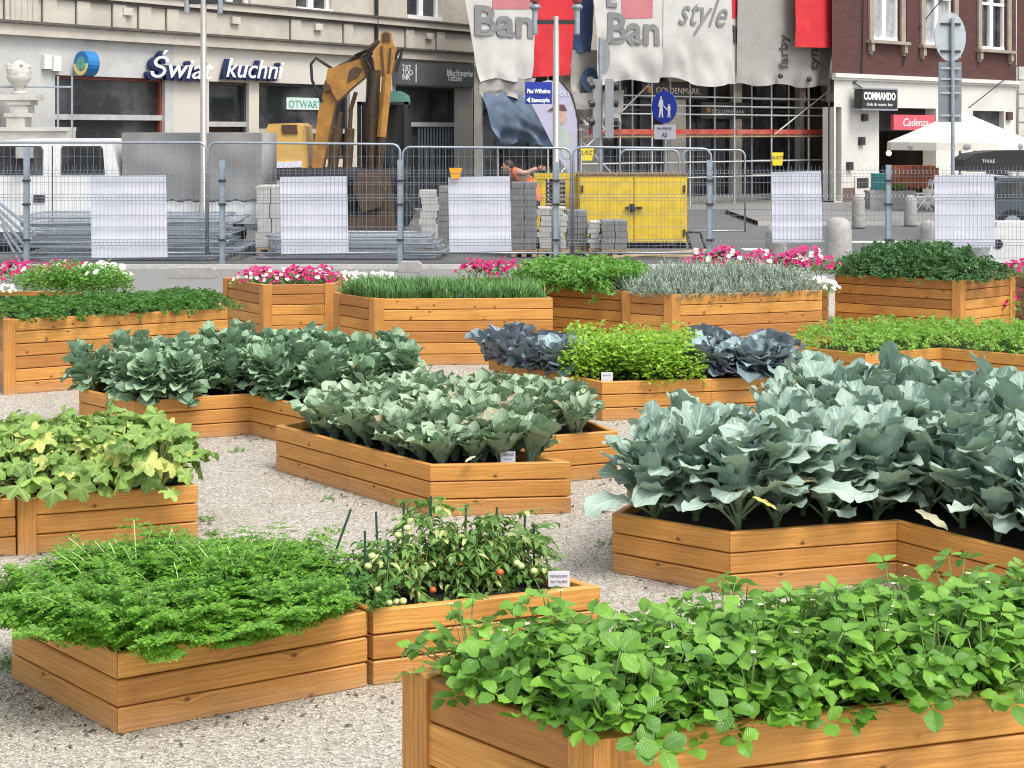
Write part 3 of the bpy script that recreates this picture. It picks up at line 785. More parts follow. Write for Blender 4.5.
# tomatoes
def plant_tomato(hh,n=46):
    mb=MB()
    for k in range(4):
        a=U(0,6.28); mb.tube([(0,0,0),(.03*math.cos(a),.03*math.sin(a),hh*.5),(.09*math.cos(a),.09*math.sin(a),hh*U(.75,1))],.005,5,mi=1)
    for k in range(n):
        a=U(0,6.28); z=hh*U(.0,1); r=U(.06,.21)*(1-.35*z/hh); dr=U(-.3,.5)
        b=np.array((.05*math.cos(a),.05*math.sin(a),z)); d=np.array((math.cos(a),math.sin(a),U(-.9,.35))); 
        e_=b+d*r; mb.tube([tuple(b),tuple((b+e_)/2+np.array((0,0,.015))),tuple(e_)],.0018,3,mi=1,cap=False)
        for j in range(7):
            t=(j//2+1)/4; s=(1 if j%2 else -1); p=b+(e_-b)*t+np.array((0,0,.012*(1-t)))
            lf=leaf_grid(3,5,U(.04,.07),U(.016,.03),LANC,R(U(-20,30)),R(U(-90,-30)),fold=.4,jag=.2)
            put(mb,lf,a+(s*1.0 if j<6 else 0)+U(-.3,.3),p,roll=U(-.5,.5))
    return mb
def tomato_at(px,py,Y,hh,label,fr=()):
    x=X_(px,Y); o=plant_tomato(hh,62).build('tomato_plant',[M_TOM,M_SBS],origin=(0,0,0),smooth=True); o.location=(x,Y,sz)
    tag(o,label,'tomato','staked tomato plants'); ORG[o]=np.zeros(3)
    for (fx,fy,red) in fr:
        yy=Y-.2; p=np.array((X_(fx,yy)-x,-.2,Z_(fy,yy)-sz)); mb=MB(); mb.ball(p,.0165,10,7,(1,1,.85)); mb.build('tomato',M_TRED if red else M_TGREEN,o,smooth=True)
T_=[(338,0,6.38,.15,'smallest tomato plant next to the feathery leaves',[(352,596,0)]),(350,0,6.42,.2,'low tomato plant at the carrot end of its planter',[(389,603,0),(397,602,0)]),
 (392,0,6.4,.27,'tomato plant hung with green fruit left of the tallest one',[(372,556,0),(368,566,0),(403,601,0),(378,590,0)]),
 (432,0,6.62,.42,'tallest tomato plant in the planter',[(398,535,0),(407,528,0),(433,590,1)]),
 (468,0,6.6,.3,'withered sparse tomato plant in the middle of its planter',[(500,572,1),(452,560,0)]),
 (500,0,6.68,.34,'leafy upright tomato plant right of the withered one',[(521,566,0),(517,563,0)]),
 (517,0,6.66,.24,'short drooping tomato plant beside the white plate',[(534,571,0),(489,600,0)])]
for t in T_: tomato_at(t[0],t[1],t[2],t[3]*.88,*t[4:])
SD=MB
for i,(x0,y0,x1,y1,Y,lab) in enumerate([(351,509,338,545,6.5,'slanting green stake at the left end of the tomato row'),(376,512,378,560,6.9,'thin green stake behind the tall tomato plant'),(404,500,402,560,6.8,'thick green stake leaning over the tall tomato plant'),(431,496,431,560,6.55,'bright green stake through the tallest tomato plant'),(466,505,465,560,6.8,'green stake behind the withered tomato plant'),(497,507,494,560,6.9,'slightly leaning green stake behind the leafy tomato plant'),(525,516,523,570,6.75,'green stake left of the last one by the white plate'),(534,524,534,575,6.7,'last green stake by the white plate'),(365,531,365,590,6.3,'short green stake in front on the left of the row'),(388,540,387,590,6.3,'second short green stake in front of the row')]):
    mb=MB(); p0=at(x0,y0,Y); p1=np.array(at(x1,y1,Y)); dd=p1-np.array(p0); t=(sz-.03-p0[2])/dd[2]; mb.tube([p0,tuple(np.array(p0)+dd*t)],.0055,6); tag(mb.build('plant_stake',M_STAKE),lab,'stake','stakes in the tomato planter')

# stuff beds
def spilled(c,an):
    return (tilt(c[0],(0,1,0),R(an)),c[1],c[2],c[3])
def bed(name,protos_,n,poly,z,mat,label,cat,ins=-1,sc=(.8,1.15),seed=1,zs=lambda p:1.0,keep=None,smooth=False,over=0.0,spill=0,sd=.15):
    mb=MB(); r=random.Random(seed)
    pl=inset(poly,-over) if over else poly
    for p in rand_in(pl,n,0.0,seed):
        if keep and not keep(p): continue
        f=zs(p); c=r.choice(protos_); az=r.uniform(0,6.28)
        if spill:
            e_=edge_d(poly,*p)
            if e_<sd and inside(poly,*p):
                h_=.01; gx=edge_d(poly,p[0]+h_,p[1])-edge_d(poly,p[0]-h_,p[1]); gy=edge_d(poly,p[0],p[1]+h_)-edge_d(poly,p[0],p[1]-h_)
                az=math.atan2(-gy,-gx)+r.uniform(-.8,.8); c=spilled(c,spill*(1-e_/sd)*r.uniform(.4,1.2))
        stamp(mb,c,az,(p[0],p[1],z),r.uniform(*sc),f)
    o=mb.build(name,mat,smooth=smooth); return tag(o,label,cat,kind='stuff')
def mk(fn,n=6): return [compile_(fn()) for _ in range(n)]
M_PST=simple('pale_stem',(.34,.46,.16),.5,var=.2)
fc=mk(frond_carrot,12)
bed('carrot_tops',fc,950,P_CAR,sz+.03,[M_CAR,M_PST],'bright feathery carrot leaves spilling over the near left planter','carrots',spill=28,sd=.2,sc=(.75,1.2),zs=lambda p:(1.0-.25*max(0,(p[1]-6.1)))*(.9+.22*math.sin(p[0]*9+2*p[1])*math.sin(p[1]*11-p[0]*3)),over=.0,keep=lambda p:p[0]<-.80-.3*(p[1]-6))
bed('feathery_dill',fc,200,P_CAR,sz,[M_DILL,M_DILL],'darker fine feathery leaves at the tomato end of the carrot planter','dill',sc=(.6,.85),seed=5,keep=lambda p:p[0]>-.95-.4*(p[1]-6))
pf=mk(lambda:frond_parsley(.2),10)
bed('parsley',pf,1500,P_T1,tz,M_PAR,'dense dark green parsley in the long tall planter on the left','parsley',over=.0,sc=(.7,1.1),zs=lambda p:.7,seed=2,spill=45,sd=.12)
bed('dark_herbs',pf,1500,P_T6,tz,M_PAR2,'mound of dark bluish green herbs in the rightmost tall planter','herbs',over=.0,sc=(.9,1.3),zs=lambda p:.5+1.1*min(1,edge_d(P_T6,*p)/.4),seed=3,spill=30,sd=.12)
bed('low_green_herbs',pf,1100,P_LET,sz,M_LET,'short light green leafy herbs filling the low planter on the right','herbs',over=-.0,sc=(.75,1.25),zs=lambda p:.95,seed=4,spill=30,sd=.1)
bed('celery_leaves',mk(lambda:frond_parsley(.24,1.35),10),800,P_T4,tz,M_CEL,'leafy green celery in the tall planter behind the chives','celery',over=.02,sc=(.9,1.3),seed=6,spill=50,sd=.3)
def blade():
    mb=MB()
    for k in range(9):
        a=U(0,6.28); l=U(.12,.24); w=.0035; b=np.array((U(-.02,.02),U(-.02,.02),0)); ln=U(.05,.5); d=np.array((math.cos(a)*ln,math.sin(a)*ln,1)); d/=np.linalg.norm(d); s=np.array((-math.sin(a),math.cos(a),0))*w
        m_=b+d*l*.55; t=b+d*l+np.array((math.cos(a),math.sin(a),-.6))*l*ln*.3
        mb.add([b-s,b+s,m_+s,m_-s,t],[[0,1,2,3],[3,2,4]])
    return mb
bed('chives',mk(blade,8),1700,P_T3,tz,M_CHI,'fine grassy green chives in the tall planter','chives',over=-.05,sc=(.8,1.15),zs=lambda p:.9,seed=7)
def shoot():
    mb=MB(); l=U(.12,.24); a=U(0,6.28); t=U(0,.6); d=np.array((math.cos(a)*t,math.sin(a)*t,1)); d/=np.linalg.norm(d)
    for k in range(11):
        z=l*(k+1)/11; q=d*z; b=U(0,6.28); s=np.array((math.cos(b),math.sin(b),.9))*U(.012,.022); w=np.array((-math.sin(b),math.cos(b),0))*.0032
        mb.add([q-w,q+w,q+s*.6+w,q+s,q+s*.6-w],[[0,1,2,3,4]])
        mb.add([q-w,q+w,q-s*np.array((1,1,-.9))*.9],[[0,1,2]])
    mb.tube([(0,0,0),tuple(d*l)],.003,3,cap=False)
    return mb
bed('lavender_cotton',mk(shoot,10),2300,P_T5,tz,M_SAN,'silver-grey tufted lavender cotton in the tall planter','lavender cotton',over=.0,sc=(.9,1.35),zs=lambda p:.7+.5*min(1,edge_d(P_T5,*p)/.3),seed=8,spill=45,sd=.16)

# petunias: each plant a thing with its blossoms as a part
def petunia(pink,white,rad=.2,hh=.2,dens=70,nf=26):
    o=bush(dens,rad,hh,(.03,.05),(.02,.03),5,.5).build('petunia_plant',[M_PETF,M_SBS],origin=(0,0,0),smooth=True)
    for cnt,mat in ((int(nf*pink),M_PINK),(int(nf*white),M_PWH)):
        if not cnt: continue
        mb=MB()
        for k in range(cnt):
            a=U(0,6.28); r=rad*math.sqrt(U(0,1))*1.05; z=hh*(1.08-.55*(r/rad)**2)*U(.85,1.2); c=np.array((r*math.cos(a),r*math.sin(a),z))
            s=U(.024,.034); nrm=Vector((math.cos(a)*.7*r/rad+U(-.3,.3),math.sin(a)*.7*r/rad-.45+U(-.3,.3),.75)).normalized()
            m3=np.array(nrm.to_track_quat('Z','Y').to_matrix())
            v=[(0,0,-s*.5)]+[(s*math.cos(2*PI*j/10)*(1 if j%2 else .8),s*math.sin(2*PI*j/10)*(1 if j%2 else .8),0) for j in range(10)]
            mb.add(np.array(v)@m3.T+c,[[0,1+j,1+(j+1)%10] for j in range(10)])
        mb.build('blossoms',mat,o)
    return o
pp=[petunia(1,0) for _ in range(3)]; mixp=[petunia(1.1,.16) for _ in range(3)]; wp=[petunia(0,1.1) for _ in range(2)]; gp=[petunia(0,.08,.24,.27,620) for _ in range(2)]
def pet(src,pts,lab,z,s=1.0):
    for i,p in enumerate(pts):
        k=random.randrange(len(src)); o=copy_tree(src[k]); o.location=(p[0],p[1],z); o.rotation_euler=(0,0,random.uniform(0,.6)-.3); ss=s*random.uniform(.9,1.1); o.scale=(ss,)*3
        tag(o,lab,'petunia','petunias in the flower planters'); o.name='petunia_plant'
fz=TH-.15
pet(pp,[(X_(x,15.7),15.7+d) for x,d in((4,.2),(20,0),(36,.1),(52,.3),(-8,0),(70,.35))],'magenta petunia plant behind the left parsley planter',.66,1.05)
pet(wp,[(X_(x,15.5),15.5+d) for x,d in((82,.3),(97,.2),(109,0),(112,-.3))],'white petunia plant at the end of the planter behind the parsley',.66,1.0)
pet(gp,[(X_(x,14.9),14.9+d) for x,d in((34,.2),(50,0),(66,.1),(82,0),(98,.1),(110,-.1),(60,.4),(88,.4))],'leafy green petunia plant with few blooms behind the parsley',.66,1.0)
pet(wp[:1],[(X_(5,14.9),14.9)],'small white petunia at the left edge behind the parsley',.62,.6)
pet(mixp,[(X_(x,16.3),16.3+d) for x,d in((246,0),(262,.1),(278,-.1),(294,.1),(310,0),(326,.1),(285,.4),(250,.4),(318,.5))],'pink petunia plant in the planter beside the chives',fz+.06,.9)
pet(wp,[(X_(x,16.6),16.6) for x in(345,357,374,384)],'cream petunia plant behind the left end of the chives',fz+.06,.72)
pet(pp,[(X_(x,16.9),16.9) for x in(474,486,498,508)],'magenta petunia plant between the chives and the celery',fz+.1,1.05)
pet(mixp,[(X_(x,16.7),16.6+d) for x,d in((705,.1),(722,0),(740,.1),(758,0),(775,.1),(792,0),(806,.05),(815,-.15))],'pink and white petunia plant behind the silver herbs',fz+.20,1.15)
pet(wp,[(X_(820,16.1),16.1),(X_(826,16.15),16.15)],'white petunia plant hanging over the end of its planter',.5,.85)
pet(pp,[(X_(1016,17.0),17.0),(X_(1028,17.0),17.1)],'magenta petunia plant on top of the planter at the right edge',fz+.1,1)
pet(pp,[(X_(1024,16.75),16.75)],'magenta petunia plant trailing down the planter at the right edge',.2,1.1)
for o in pp+mixp+wp+gp:
    for c in list(o.children): bpy.data.objects.remove(c)
    bpy.data.objects.remove(o)

# loose leaves and small finds
def leaf_thing(pos,az,Lg,mat,name,label,cat,e0=5,e1=-20,prof=PETL,wd=.6):
    mb=MB(); lf=leaf_grid(7,9,Lg,Lg*wd,prof,R(e0),R(e1),cup=.15,wave=Lg*.03); put(mb,lf,az,pos); return tag(mb.build(name,mat,smooth=True),label,cat)
p=W(618,507,.03); leaf_thing((p[0],p[1],.01),PI,.2,M_BRO,'fallen_leaf','grey broccoli leaf lying on the gravel by the broccoli planter','leaf',4,0)
M_DRY=leaf_mat('pale_dry_leaf',(.55,.42,.26),(.72,.60,.42),(.6,.5,.4),rough=.6,veinamt=.4,trans=.2)
M_YLF=leaf_mat('yellow_leaf',(.62,.48,.10),(.74,.66,.22),(.75,.7,.4),rough=.6,veinamt=.4,trans=.2)
M_CRM=leaf_mat('cream_leaf',(.72,.70,.45),(.80,.78,.56),(.8,.78,.6),rough=.6,veinamt=.2,trans=.2)
for (x,y,Y,s,az,mat,lab) in [(194,392,11.25,.16,-1.9,M_DRY,'pale dry cabbage leaf hanging over the front of the left back planter'),(206,394,11.22,.2,-1.3,M_DRY,'broad pinkish dry cabbage leaf hanging beside the smaller dry one'),(752,497,7.22,.13,-.2,M_YLF,'curled yellow leaf at the front corner of the broccoli planter'),(915,510,7.35,.18,-.6,M_CRM,'cream withered leaf over the inner corner of the broccoli planter'),(476,456,8.78,.075,-2.8,M_CRM,'cream leaf beside the white plate in the cabbage planter')]:
    q=at(x,y,Y); leaf_thing(q,az,s,mat,'withered_leaf',lab,'leaf',-20,-85 if Y>11 else -30,OVAL)
mb=MB(); q=at(153,481,8.45); mb.tube([(q[0]-.12,q[1],q[2]),(q[0]-.08,q[1]-.01,q[2]),(q[0],q[1]-.02,q[2]),(q[0]+.09,q[1]-.01,q[2]),(q[0]+.12,q[1],q[2]+.005)],[.012,.03,.034,.028,.008],10); tag(mb.build('courgette',simple('dark_courgette',(.03,.08,.02),.3,var=.3),smooth=True),'dark green courgette lying on the edge of the squash planter','courgette')
# brown litter lying along the planters
mb=MB(); lr=random.Random(9); allp=[P_CAB,P_BRO,P_SPR,P_SQ,P_TOM,P_CAR,P_BAS]
for k in range(1700):
    pl=lr.choice(allp); i=lr.randrange(len(pl)); a=np.array(pl[i-1]); b=np.array(pl[i]); t=lr.random(); e=(b-a)/np.linalg.norm(b-a); o_=np.array((e[1],-e[0])); p=a+(b-a)*t+o_*abs(lr.gauss(.02,.16))
    if any(inside(q,*p) for q in allp): continue
    s=lr.uniform(.006,.022); an=lr.uniform(0,6.28); d=np.array((math.cos(an),math.sin(an),0))*s; n_=np.array((-math.sin(an),math.cos(an),0))*s*lr.uniform(.15,.5); c=np.array((p[0],p[1],.006)); 
    mb.add([c-d,c+n_+(0,0,.003),c+d+(0,0,lr.uniform(0,.008)),c-n_],[[0,1,2,3]])
m,nt,b=newmat('leaf_litter'); rp=N(nt,'ShaderNodeValToRGB'); rp.color_ramp.elements[0].color=(.05,.035,.02,1); rp.color_ramp.elements[1].color=(.35,.26,.14,1); x=rp.color_ramp.elements.new(.8); x.color=(.14,.10,.055,1)
L(nt,N(nt,'ShaderNodeNewGeometry').outputs['Random Per Island'],rp.inputs[0]); L(nt,rp.outputs[0],b.inputs['Base Color']); b.inputs['Roughness'].default_value=.9
tag(mb.build('leaf_litter',m),'small brown bits of leaf litter on the gravel along the planters','leaf litter',kind='stuff')
# weeds in the gravel
wf=mk(lambda:frond_parsley(.1,.7),5)
for (x,y,s,lab) in [(238,452,.8,'small weed tuft on the gravel beside the squash planter'),(600,545,.6,'small weed at the foot of the broccoli planter'),(218,535,.8,'spindly weed by the corner of the squash planter'),(205,520,.9,'taller weed against the end of the squash planter'),(10,668,1.1,'weed under the carrot leaves in the near left'),(330,498,.6,'low weed by the front edge of the cabbage planter'),(745,412,.8,'weed in front of the basil planter')]:
    p=W(x,y); mb=MB()
    for k in range(9): stamp(mb,random.choice(wf),U(0,6.28),(p[0]+U(-.06,.06),p[1]+U(-.05,.05),-.02),s*U(.5,1.0),.6)
    tag(mb.build('weed',M_CEL),lab,'weed')
# plates with crop names
def plate(px,py,Y,w,h,lines,label,rz=0):
    c=at(px,py,Y); root=empty('plant_label',(c[0],c[1],c[2]-.2),label,'plant label')
    mb=MB(); mb.box(c,(w,.004,h),rz=rz); mb.build('plate',WHITE,root)
    mb=MB(); mb.box((c[0],c[1]+.008,c[2]-h/2-.06),(.02,.006,.16)); mb.build('stick',WOOD,root)
    for i,(s,sz_,mat) in enumerate(lines):
        M=FACE((c[0],c[1]-.0035,c[2]+h*.12-i*h*.34)); text(s,sz_,mat,M,.0006,root,align='CENTER')
GREYT=simple('grey_lettering',(.15,.16,.2),.6,var=.05)
plate(508,457,8.94,.088,.068,[('JARMUŻ',.02,TEXTD),('do siewu',.012,GREYT)],'small white name plate in front of the cabbages')
plate(559,579,6.44,.092,.066,[('POMIDORY',.015,GREYT),('NA TALERZ',.014,GREYT)],'white name plate at the end of the tomato planter',0)
plate(607,377,11.80,.09,.075,[('BAZYLIA',.016,GREYT)],'small white name plate at the corner of the basil')
plate(122,311,13.62,.09,.03,[],'white tag at the edge of the parsley planter')
plate(461,296,14.68,.09,.03,[],'white tag at the edge of the chive planter')
plate(558,281,15.95,.07,.06,[],'white tag at the corner of the celery planter')
plate(240,277,16.3,.09,.03,[],'white tag in the corner of the petunia planter')
# ================================================================== street behind the garden
class Facade:
    def __init__(s,O,d):
        s.O=np.array(O,float); u=np.array(d,float); s.u=u/np.linalg.norm(u); s.n=np.array((s.u[1],-s.u[0]))
    def s(s_,px):
        k=(px-CX)/F; O,u=s_.O,s_.u
        return (k*O[1]-O[0])/(u[0]-k*u[1])
    def d(s_,px): return s_.O[1]+s_.u[1]*s_.s(px)
    def z(s_,px,py): return H-(py-HY)/F*s_.d(px)
    def pt(s_,s,z,o=0): q=s_.O+s_.u*s+s_.n*o; return (q[0],q[1],z)
    def sh(s_,o): return Facade(s_.O+s_.n*o,s_.u)
    def box(s_,mb,s0,s1,z0,z1,o0,o1,mi=0):
        v=[s_.pt(s,z,o) for s in(s0,s1) for o in(o0,o1) for z in(z0,z1)]
        uv=[(s+o,z) for s in(s0,s1) for o in(o0,o1) for z in(z0,z1)]
        mb.add(v,[[0,1,3,2],[4,6,7,5],[0,4,5,1],[2,3,7,6],[0,2,6,4],[1,5,7,3]],uv,mi)
    def M(s_,s,z,o=0): return frame(s_.pt(s,z,o),(s_.u[0],s_.u[1],0),(s_.n[0],s_.n[1],0))
    def wall(s_,mb,s0,s1,z0,z1,holes,o=0,depth=.3,mi=0):
        ss=sorted({s0,s1,*[h[0] for h in holes],*[h[1] for h in holes]}); zs=sorted({z0,z1,*[h[2] for h in holes],*[h[3] for h in holes]})
        ss=[x for x in ss if s0<=x<=s1]; zs=[x for x in zs if z0<=x<=z1]
        for a,b in zip(ss,ss[1:]):
            for c,d in zip(zs,zs[1:]):
                ms,mz=(a+b)/2,(c+d)/2
                if any(h[0]<ms<h[1] and h[2]<mz<h[3] for h in holes): continue
                mb.add([s_.pt(a,c,o),s_.pt(b,c,o),s_.pt(b,d,o),s_.pt(a,d,o)],[[0,1,2,3]],[(a,c),(b,c),(b,d),(a,d)],mi)
        for h in holes:
            a,b,c,d=h[:4]; i=o-depth
            for q in ([(a,c,o),(a,c,i),(a,d,i),(a,d,o)],[(b,c,o),(b,d,o),(b,d,i),(b,c,i)],[(a,c,o),(b,c,o),(b,c,i),(a,c,i)],[(a,d,o),(a,d,i),(b,d,i),(b,d,o)]):
                mb.add([s_.pt(*x) for x in q],[[0,1,2,3]],[(x[0]+x[2],x[1]) for x in q],mi)
BEIGE=simple('beige_render',(.50,.46,.39),.85,var=.07,scale=1.5,dirt_sheen=(.28,.24,.19),dirt_sheen_amt=.5,bmp=.05,dscale=.8)
BEIGE2=simple('pale_ground_floor_render',(.57,.54,.475),.8,var=.06,scale=1.2,dirt_sheen=(.38,.35,.3),dirt_sheen_amt=.35,dscale=.6)
GREYR=simple('light_grey_render',(.48,.48,.46),.8,var=.08,scale=1.5,dirt_sheen=(.3,.3,.29),dirt_sheen_amt=.4)
STONE=simple('pale_stone',(.52,.50,.45),.85,var=.12,scale=4,dirt_sheen=(.25,.23,.2),dirt_sheen_amt=.5,bmp=.15)
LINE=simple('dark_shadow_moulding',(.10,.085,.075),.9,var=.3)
FRAMEW=simple('white_window_frame',(.78,.78,.77),.4,var=.03)
FRAMED=simple('dark_window_frame',(.05,.05,.055),.5,var=.1); FRAMER=simple('reddish_window_frame',(.22,.055,.035),.5,var=.1)
WHITER=simple('white_render',(.63,.61,.555),.85,var=.06,scale=1.2,dirt_sheen=(.45,.42,.37),dirt_sheen_amt=.35,dscale=.5)
BRICK=brick_mat('dark_red_brick',(.075,.022,.017),(.105,.033,.024),(.045,.03,.026))
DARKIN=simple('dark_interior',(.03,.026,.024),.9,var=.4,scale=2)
CURT=simple('net_curtain',(.35,.36,.37),.8,var=.3,scale=5)

# street surfaces
def gz(px,py,z=0): 
    x,y=W(px,py,z); return (x,y)
sheet('pavement',[(-24,30.8),(-4,41.0),(6,42),(16,41.0),(60,62),(60,120),(-60,120),(-30,60)],.12,PAVE,.14)
for i,(x0,y0,x1,y1) in enumerate([(4,36.4,40,35.6)]):
    mb=MB(); mb.add([(6.0,36.6,.10),(40,37.6,.10),(40,37.9,.10),(6.0,36.9,.10),(6,36.6,-.02),(40,37.6,-.02)],[[0,1,2,3],[4,5,1,0]]); tag(mb.build('kerb',KERB),kind='structure')
sheet('traffic_island',[(6,36.7),(40,37.7),(40,43),(6,42)],.10,PAVE)
for (x0,x1,yy) in ((838,940,242.5),(745,765,250),(770,830,259)):
    a=gz(x0,yy);b=gz(x1,yy); sheet('road_marking',[a,b,(b[0],b[1]+.5),(a[0],a[1]+.5)],-.006,WHITEPAINT)

# ------------------------------------------------------------------ left building
FL=Facade(at(0,0,31.0)[:2],(.739,1.0))
sx=FL.s; zz=FL.z
root=empty('town_house',FL.pt(6,0,0),'long beige rendered town house with shop windows and dark bands on the left','building')
S0,S1=sx(-60),sx(474)
zc0=zz(256,50); zs0=zz(256,13.5)
mb=MB(); holes=[]
GH=[(55,165,77,142),(209,249,82,150),(259,350,84,160),(396,457,87,222)]
gh=[]
for (a,b,t,bt) in GH:
    m=(a+b)/2; gh.append((sx(a),sx(b),max(.15,zz(m,bt)),zz(m,t)))
UW=[(92,153,4),(215,251,9),(296,332,12.5),(407,441,20)]
uh=[(sx(a),sx(b),zz((a+b)/2,bt),zz((a+b)/2,bt)+1.9) for a,b,bt in UW]
FL.wall(mb,S0,sx(174),.1,zc0,[h for h in gh if h[0]<sx(170)],mi=1)
FL.wall(mb,sx(174),S1,.1,zc0,[h for h in gh if h[0]>sx(170)],mi=0)
FL.wall(mb,S0,S1,zc0,7.6,uh,mi=2)
mb.build('wall',[BEIGE2,GREYR,BEIGE],root)
mb=MB()
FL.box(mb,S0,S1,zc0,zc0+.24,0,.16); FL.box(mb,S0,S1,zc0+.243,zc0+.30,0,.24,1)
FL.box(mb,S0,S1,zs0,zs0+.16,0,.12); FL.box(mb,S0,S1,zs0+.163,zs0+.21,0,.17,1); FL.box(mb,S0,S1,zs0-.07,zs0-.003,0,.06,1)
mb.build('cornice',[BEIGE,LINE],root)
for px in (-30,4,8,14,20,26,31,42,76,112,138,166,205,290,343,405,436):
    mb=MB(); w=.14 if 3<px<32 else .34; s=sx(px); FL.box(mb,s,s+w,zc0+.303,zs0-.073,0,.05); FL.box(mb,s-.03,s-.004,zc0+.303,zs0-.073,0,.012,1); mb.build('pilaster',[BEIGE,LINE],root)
for px in (126,234,317,428):
    mb=MB(); s=sx(px); FL.box(mb,s-.13,s+.13,zs0-.30,zs0-.13,0,.09); mb.build('vent_cover',STONE,root)
for (a,b,c,d) in uh:
    mb=MB(); t=.09
    FL.box(mb,a,b,c,c+.11,-.18,.05); FL.box(mb,a,a+t,c+.11,d,-.2,-.12); FL.box(mb,b-t,b,c+.11,d,-.2,-.12); m=(a+b)/2; FL.box(mb,m-.09,m+.09,c+.11,d,-.2,-.12); FL.box(mb,a,b,d-.1,d,-.21,-.11)
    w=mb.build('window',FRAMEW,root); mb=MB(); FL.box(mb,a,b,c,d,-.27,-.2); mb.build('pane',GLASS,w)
for i,(a,b,c,d) in enumerate(gh):
    mb=MB(); t=.07; mt=FRAMER if i<1 else FRAMED
    FL.box(mb,a,b,c,c+t,-.2,-.1); FL.box(mb,a,a+t,c,d,-.2,-.1); FL.box(mb,b-t,b,c,d,-.2,-.1); FL.box(mb,a,b,d-t,d,-.2,-.1)
    zt=d-(.62 if i<3 else .5)*min(2.1,(d-c)); FL.box(mb,a,b,zt-.06,zt+.06,-.21,-.09,1)
    if i==3:
        for k in range(12): s=a+(b-a)*(.42+.05*k); FL.box(mb,s,s+.03,c,zt,-.17,-.13,2)
    w=mb.build('shop_window' if i<3 else 'shop_door',[mt,simple('pale_frame_bar',(.42,.42,.41),.5),GALV],root)
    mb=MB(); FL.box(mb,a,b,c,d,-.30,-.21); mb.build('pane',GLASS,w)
mb=MB(); FL.box(mb,sx(374),sx(375.2),zc0+.3,7.6,.02,.12); mb.build('drainpipe',DARKMETAL,root)
# tattoo shop sign
SGN=simple('grey_sign_board',(.10,.105,.115),.4,var=.06)
a,b=sx(392),sx(472); zt=zz(430,64); zb=zz(430,86)
r2=empty('shop_fascia',FL.pt((a+b)/2,zb,.2),'dark grey fascia sign with small white lettering above the barred doorway','shop sign')
mb=MB(); FL.box(mb,a,b,zb,zt,.003,.22); mb.build('board',SGN,r2); mb=MB(); s=sx(409.5); FL.box(mb,s,s+.03,zb+.08,zt-.05,.221,.228); mb.build('divider',TEXTW,r2)
text('Machinarium',.27,TEXTW,FL.M(sx(440.5),zz(442,76),.225),.004,r2,bold=.004,wid=sx(470)-sx(440.5)); text('Tattoo',.25,TEXTW,FL.M(sx(440.5),zz(442,81),.225),.004,r2,bold=.004)
for k in range(3): text(['TAT','TOO','INK'][k],.2,TEXTW,FL.M(sx(396),zz(398,70+5*k),.225),.004,r2)
# cafe lettering and round sign
BLUE=simple('deep_blue_sign',(.008,.02,.09),.4,var=.1)
r2=empty('shop_lettering',FL.pt(sx(205),zz(205,78),.05),'white cursive shop name with blue shaded edges on the beige wall','shop sign')
for (s_,x0,x1) in (('Świat',142,205),('kuchni',219,277)):
    y=77; sz_=1.0
    for o_,mat,ex,dx,dz in ((.12,BLUE,.06,-.07,-.035),(.2,TEXTW,.012,0,0)):
        text(s_,.66,mat,FL.M(sx(x0)+dx,zz(x0,y)+dz,o_),ex,r2,shear=.3,wid=sx(x1)-sx(x0),bold=.002 if mat is TEXTW else .02)
r2=empty('round_sign',FL.pt(sx(75),zz(75,76),.1),'round blue and yellow projecting disc sign beside the shop lettering','shop sign')
cx_,cz_=sx(71),zz(71,64); rr=.27; 
SKY=simple('bright_blue_sign',(.015,.16,.42),.35,var=.1); YELS=simple('yellow_sign',(.70,.62,.20),.4,var=.08)
mb=MB(); ax=Vector((-.62,-.78,0)).normalized(); c0=Vector(FL.pt(cx_,cz_,.35)); sd=Vector((-ax.y,ax.x,0))
mb.tube([tuple(c0),tuple(c0-ax*.28)],rr,20); mb.build('drum',SKY,r2)
mb=MB(); up=Vector((0,0,1)); K=16
def dpt(r,a,o): return tuple(c0+ax*o+sd*(r*math.cos(a))+up*(r*math.sin(a)))
cr=[dpt(rr*.95,PI+PI*i/K,.01) for i in range(K+1)]+[dpt(rr*.62,2*PI-PI*i/K,.01) for i in range(K+1)]
mb.slab(cr,tuple(ax*.012)); mb.build('crescent',YELS,r2)
mb=MB(); mb.slab([dpt(rr*.55,2*PI*i/K,.008) for i in range(K)],tuple(ax*.01)); mb.build('globe',simple('green_globe',(.12,.38,.32),.4,var=.5,scale=12),r2)
# open notice
r2=empty('open_notice',FL.pt(sx(308),zz(308,110),.05),'pale green open notice inside the café window','notice'); mb=MB(); FL.box(mb,sx(291.5),sx(324),zz(306,109.5),zz(306,97.5),-.195,-.17); mb.build('board',simple('pale_green_board',(.62,.78,.70),.5,var=.05),r2); text('OTWARTE',.27,simple('green_lettering',(.10,.30,.24),.5),FL.M(sx(293),zz(293,107.5),-.165),.003,r2,wid=sx(330)-sx(293))
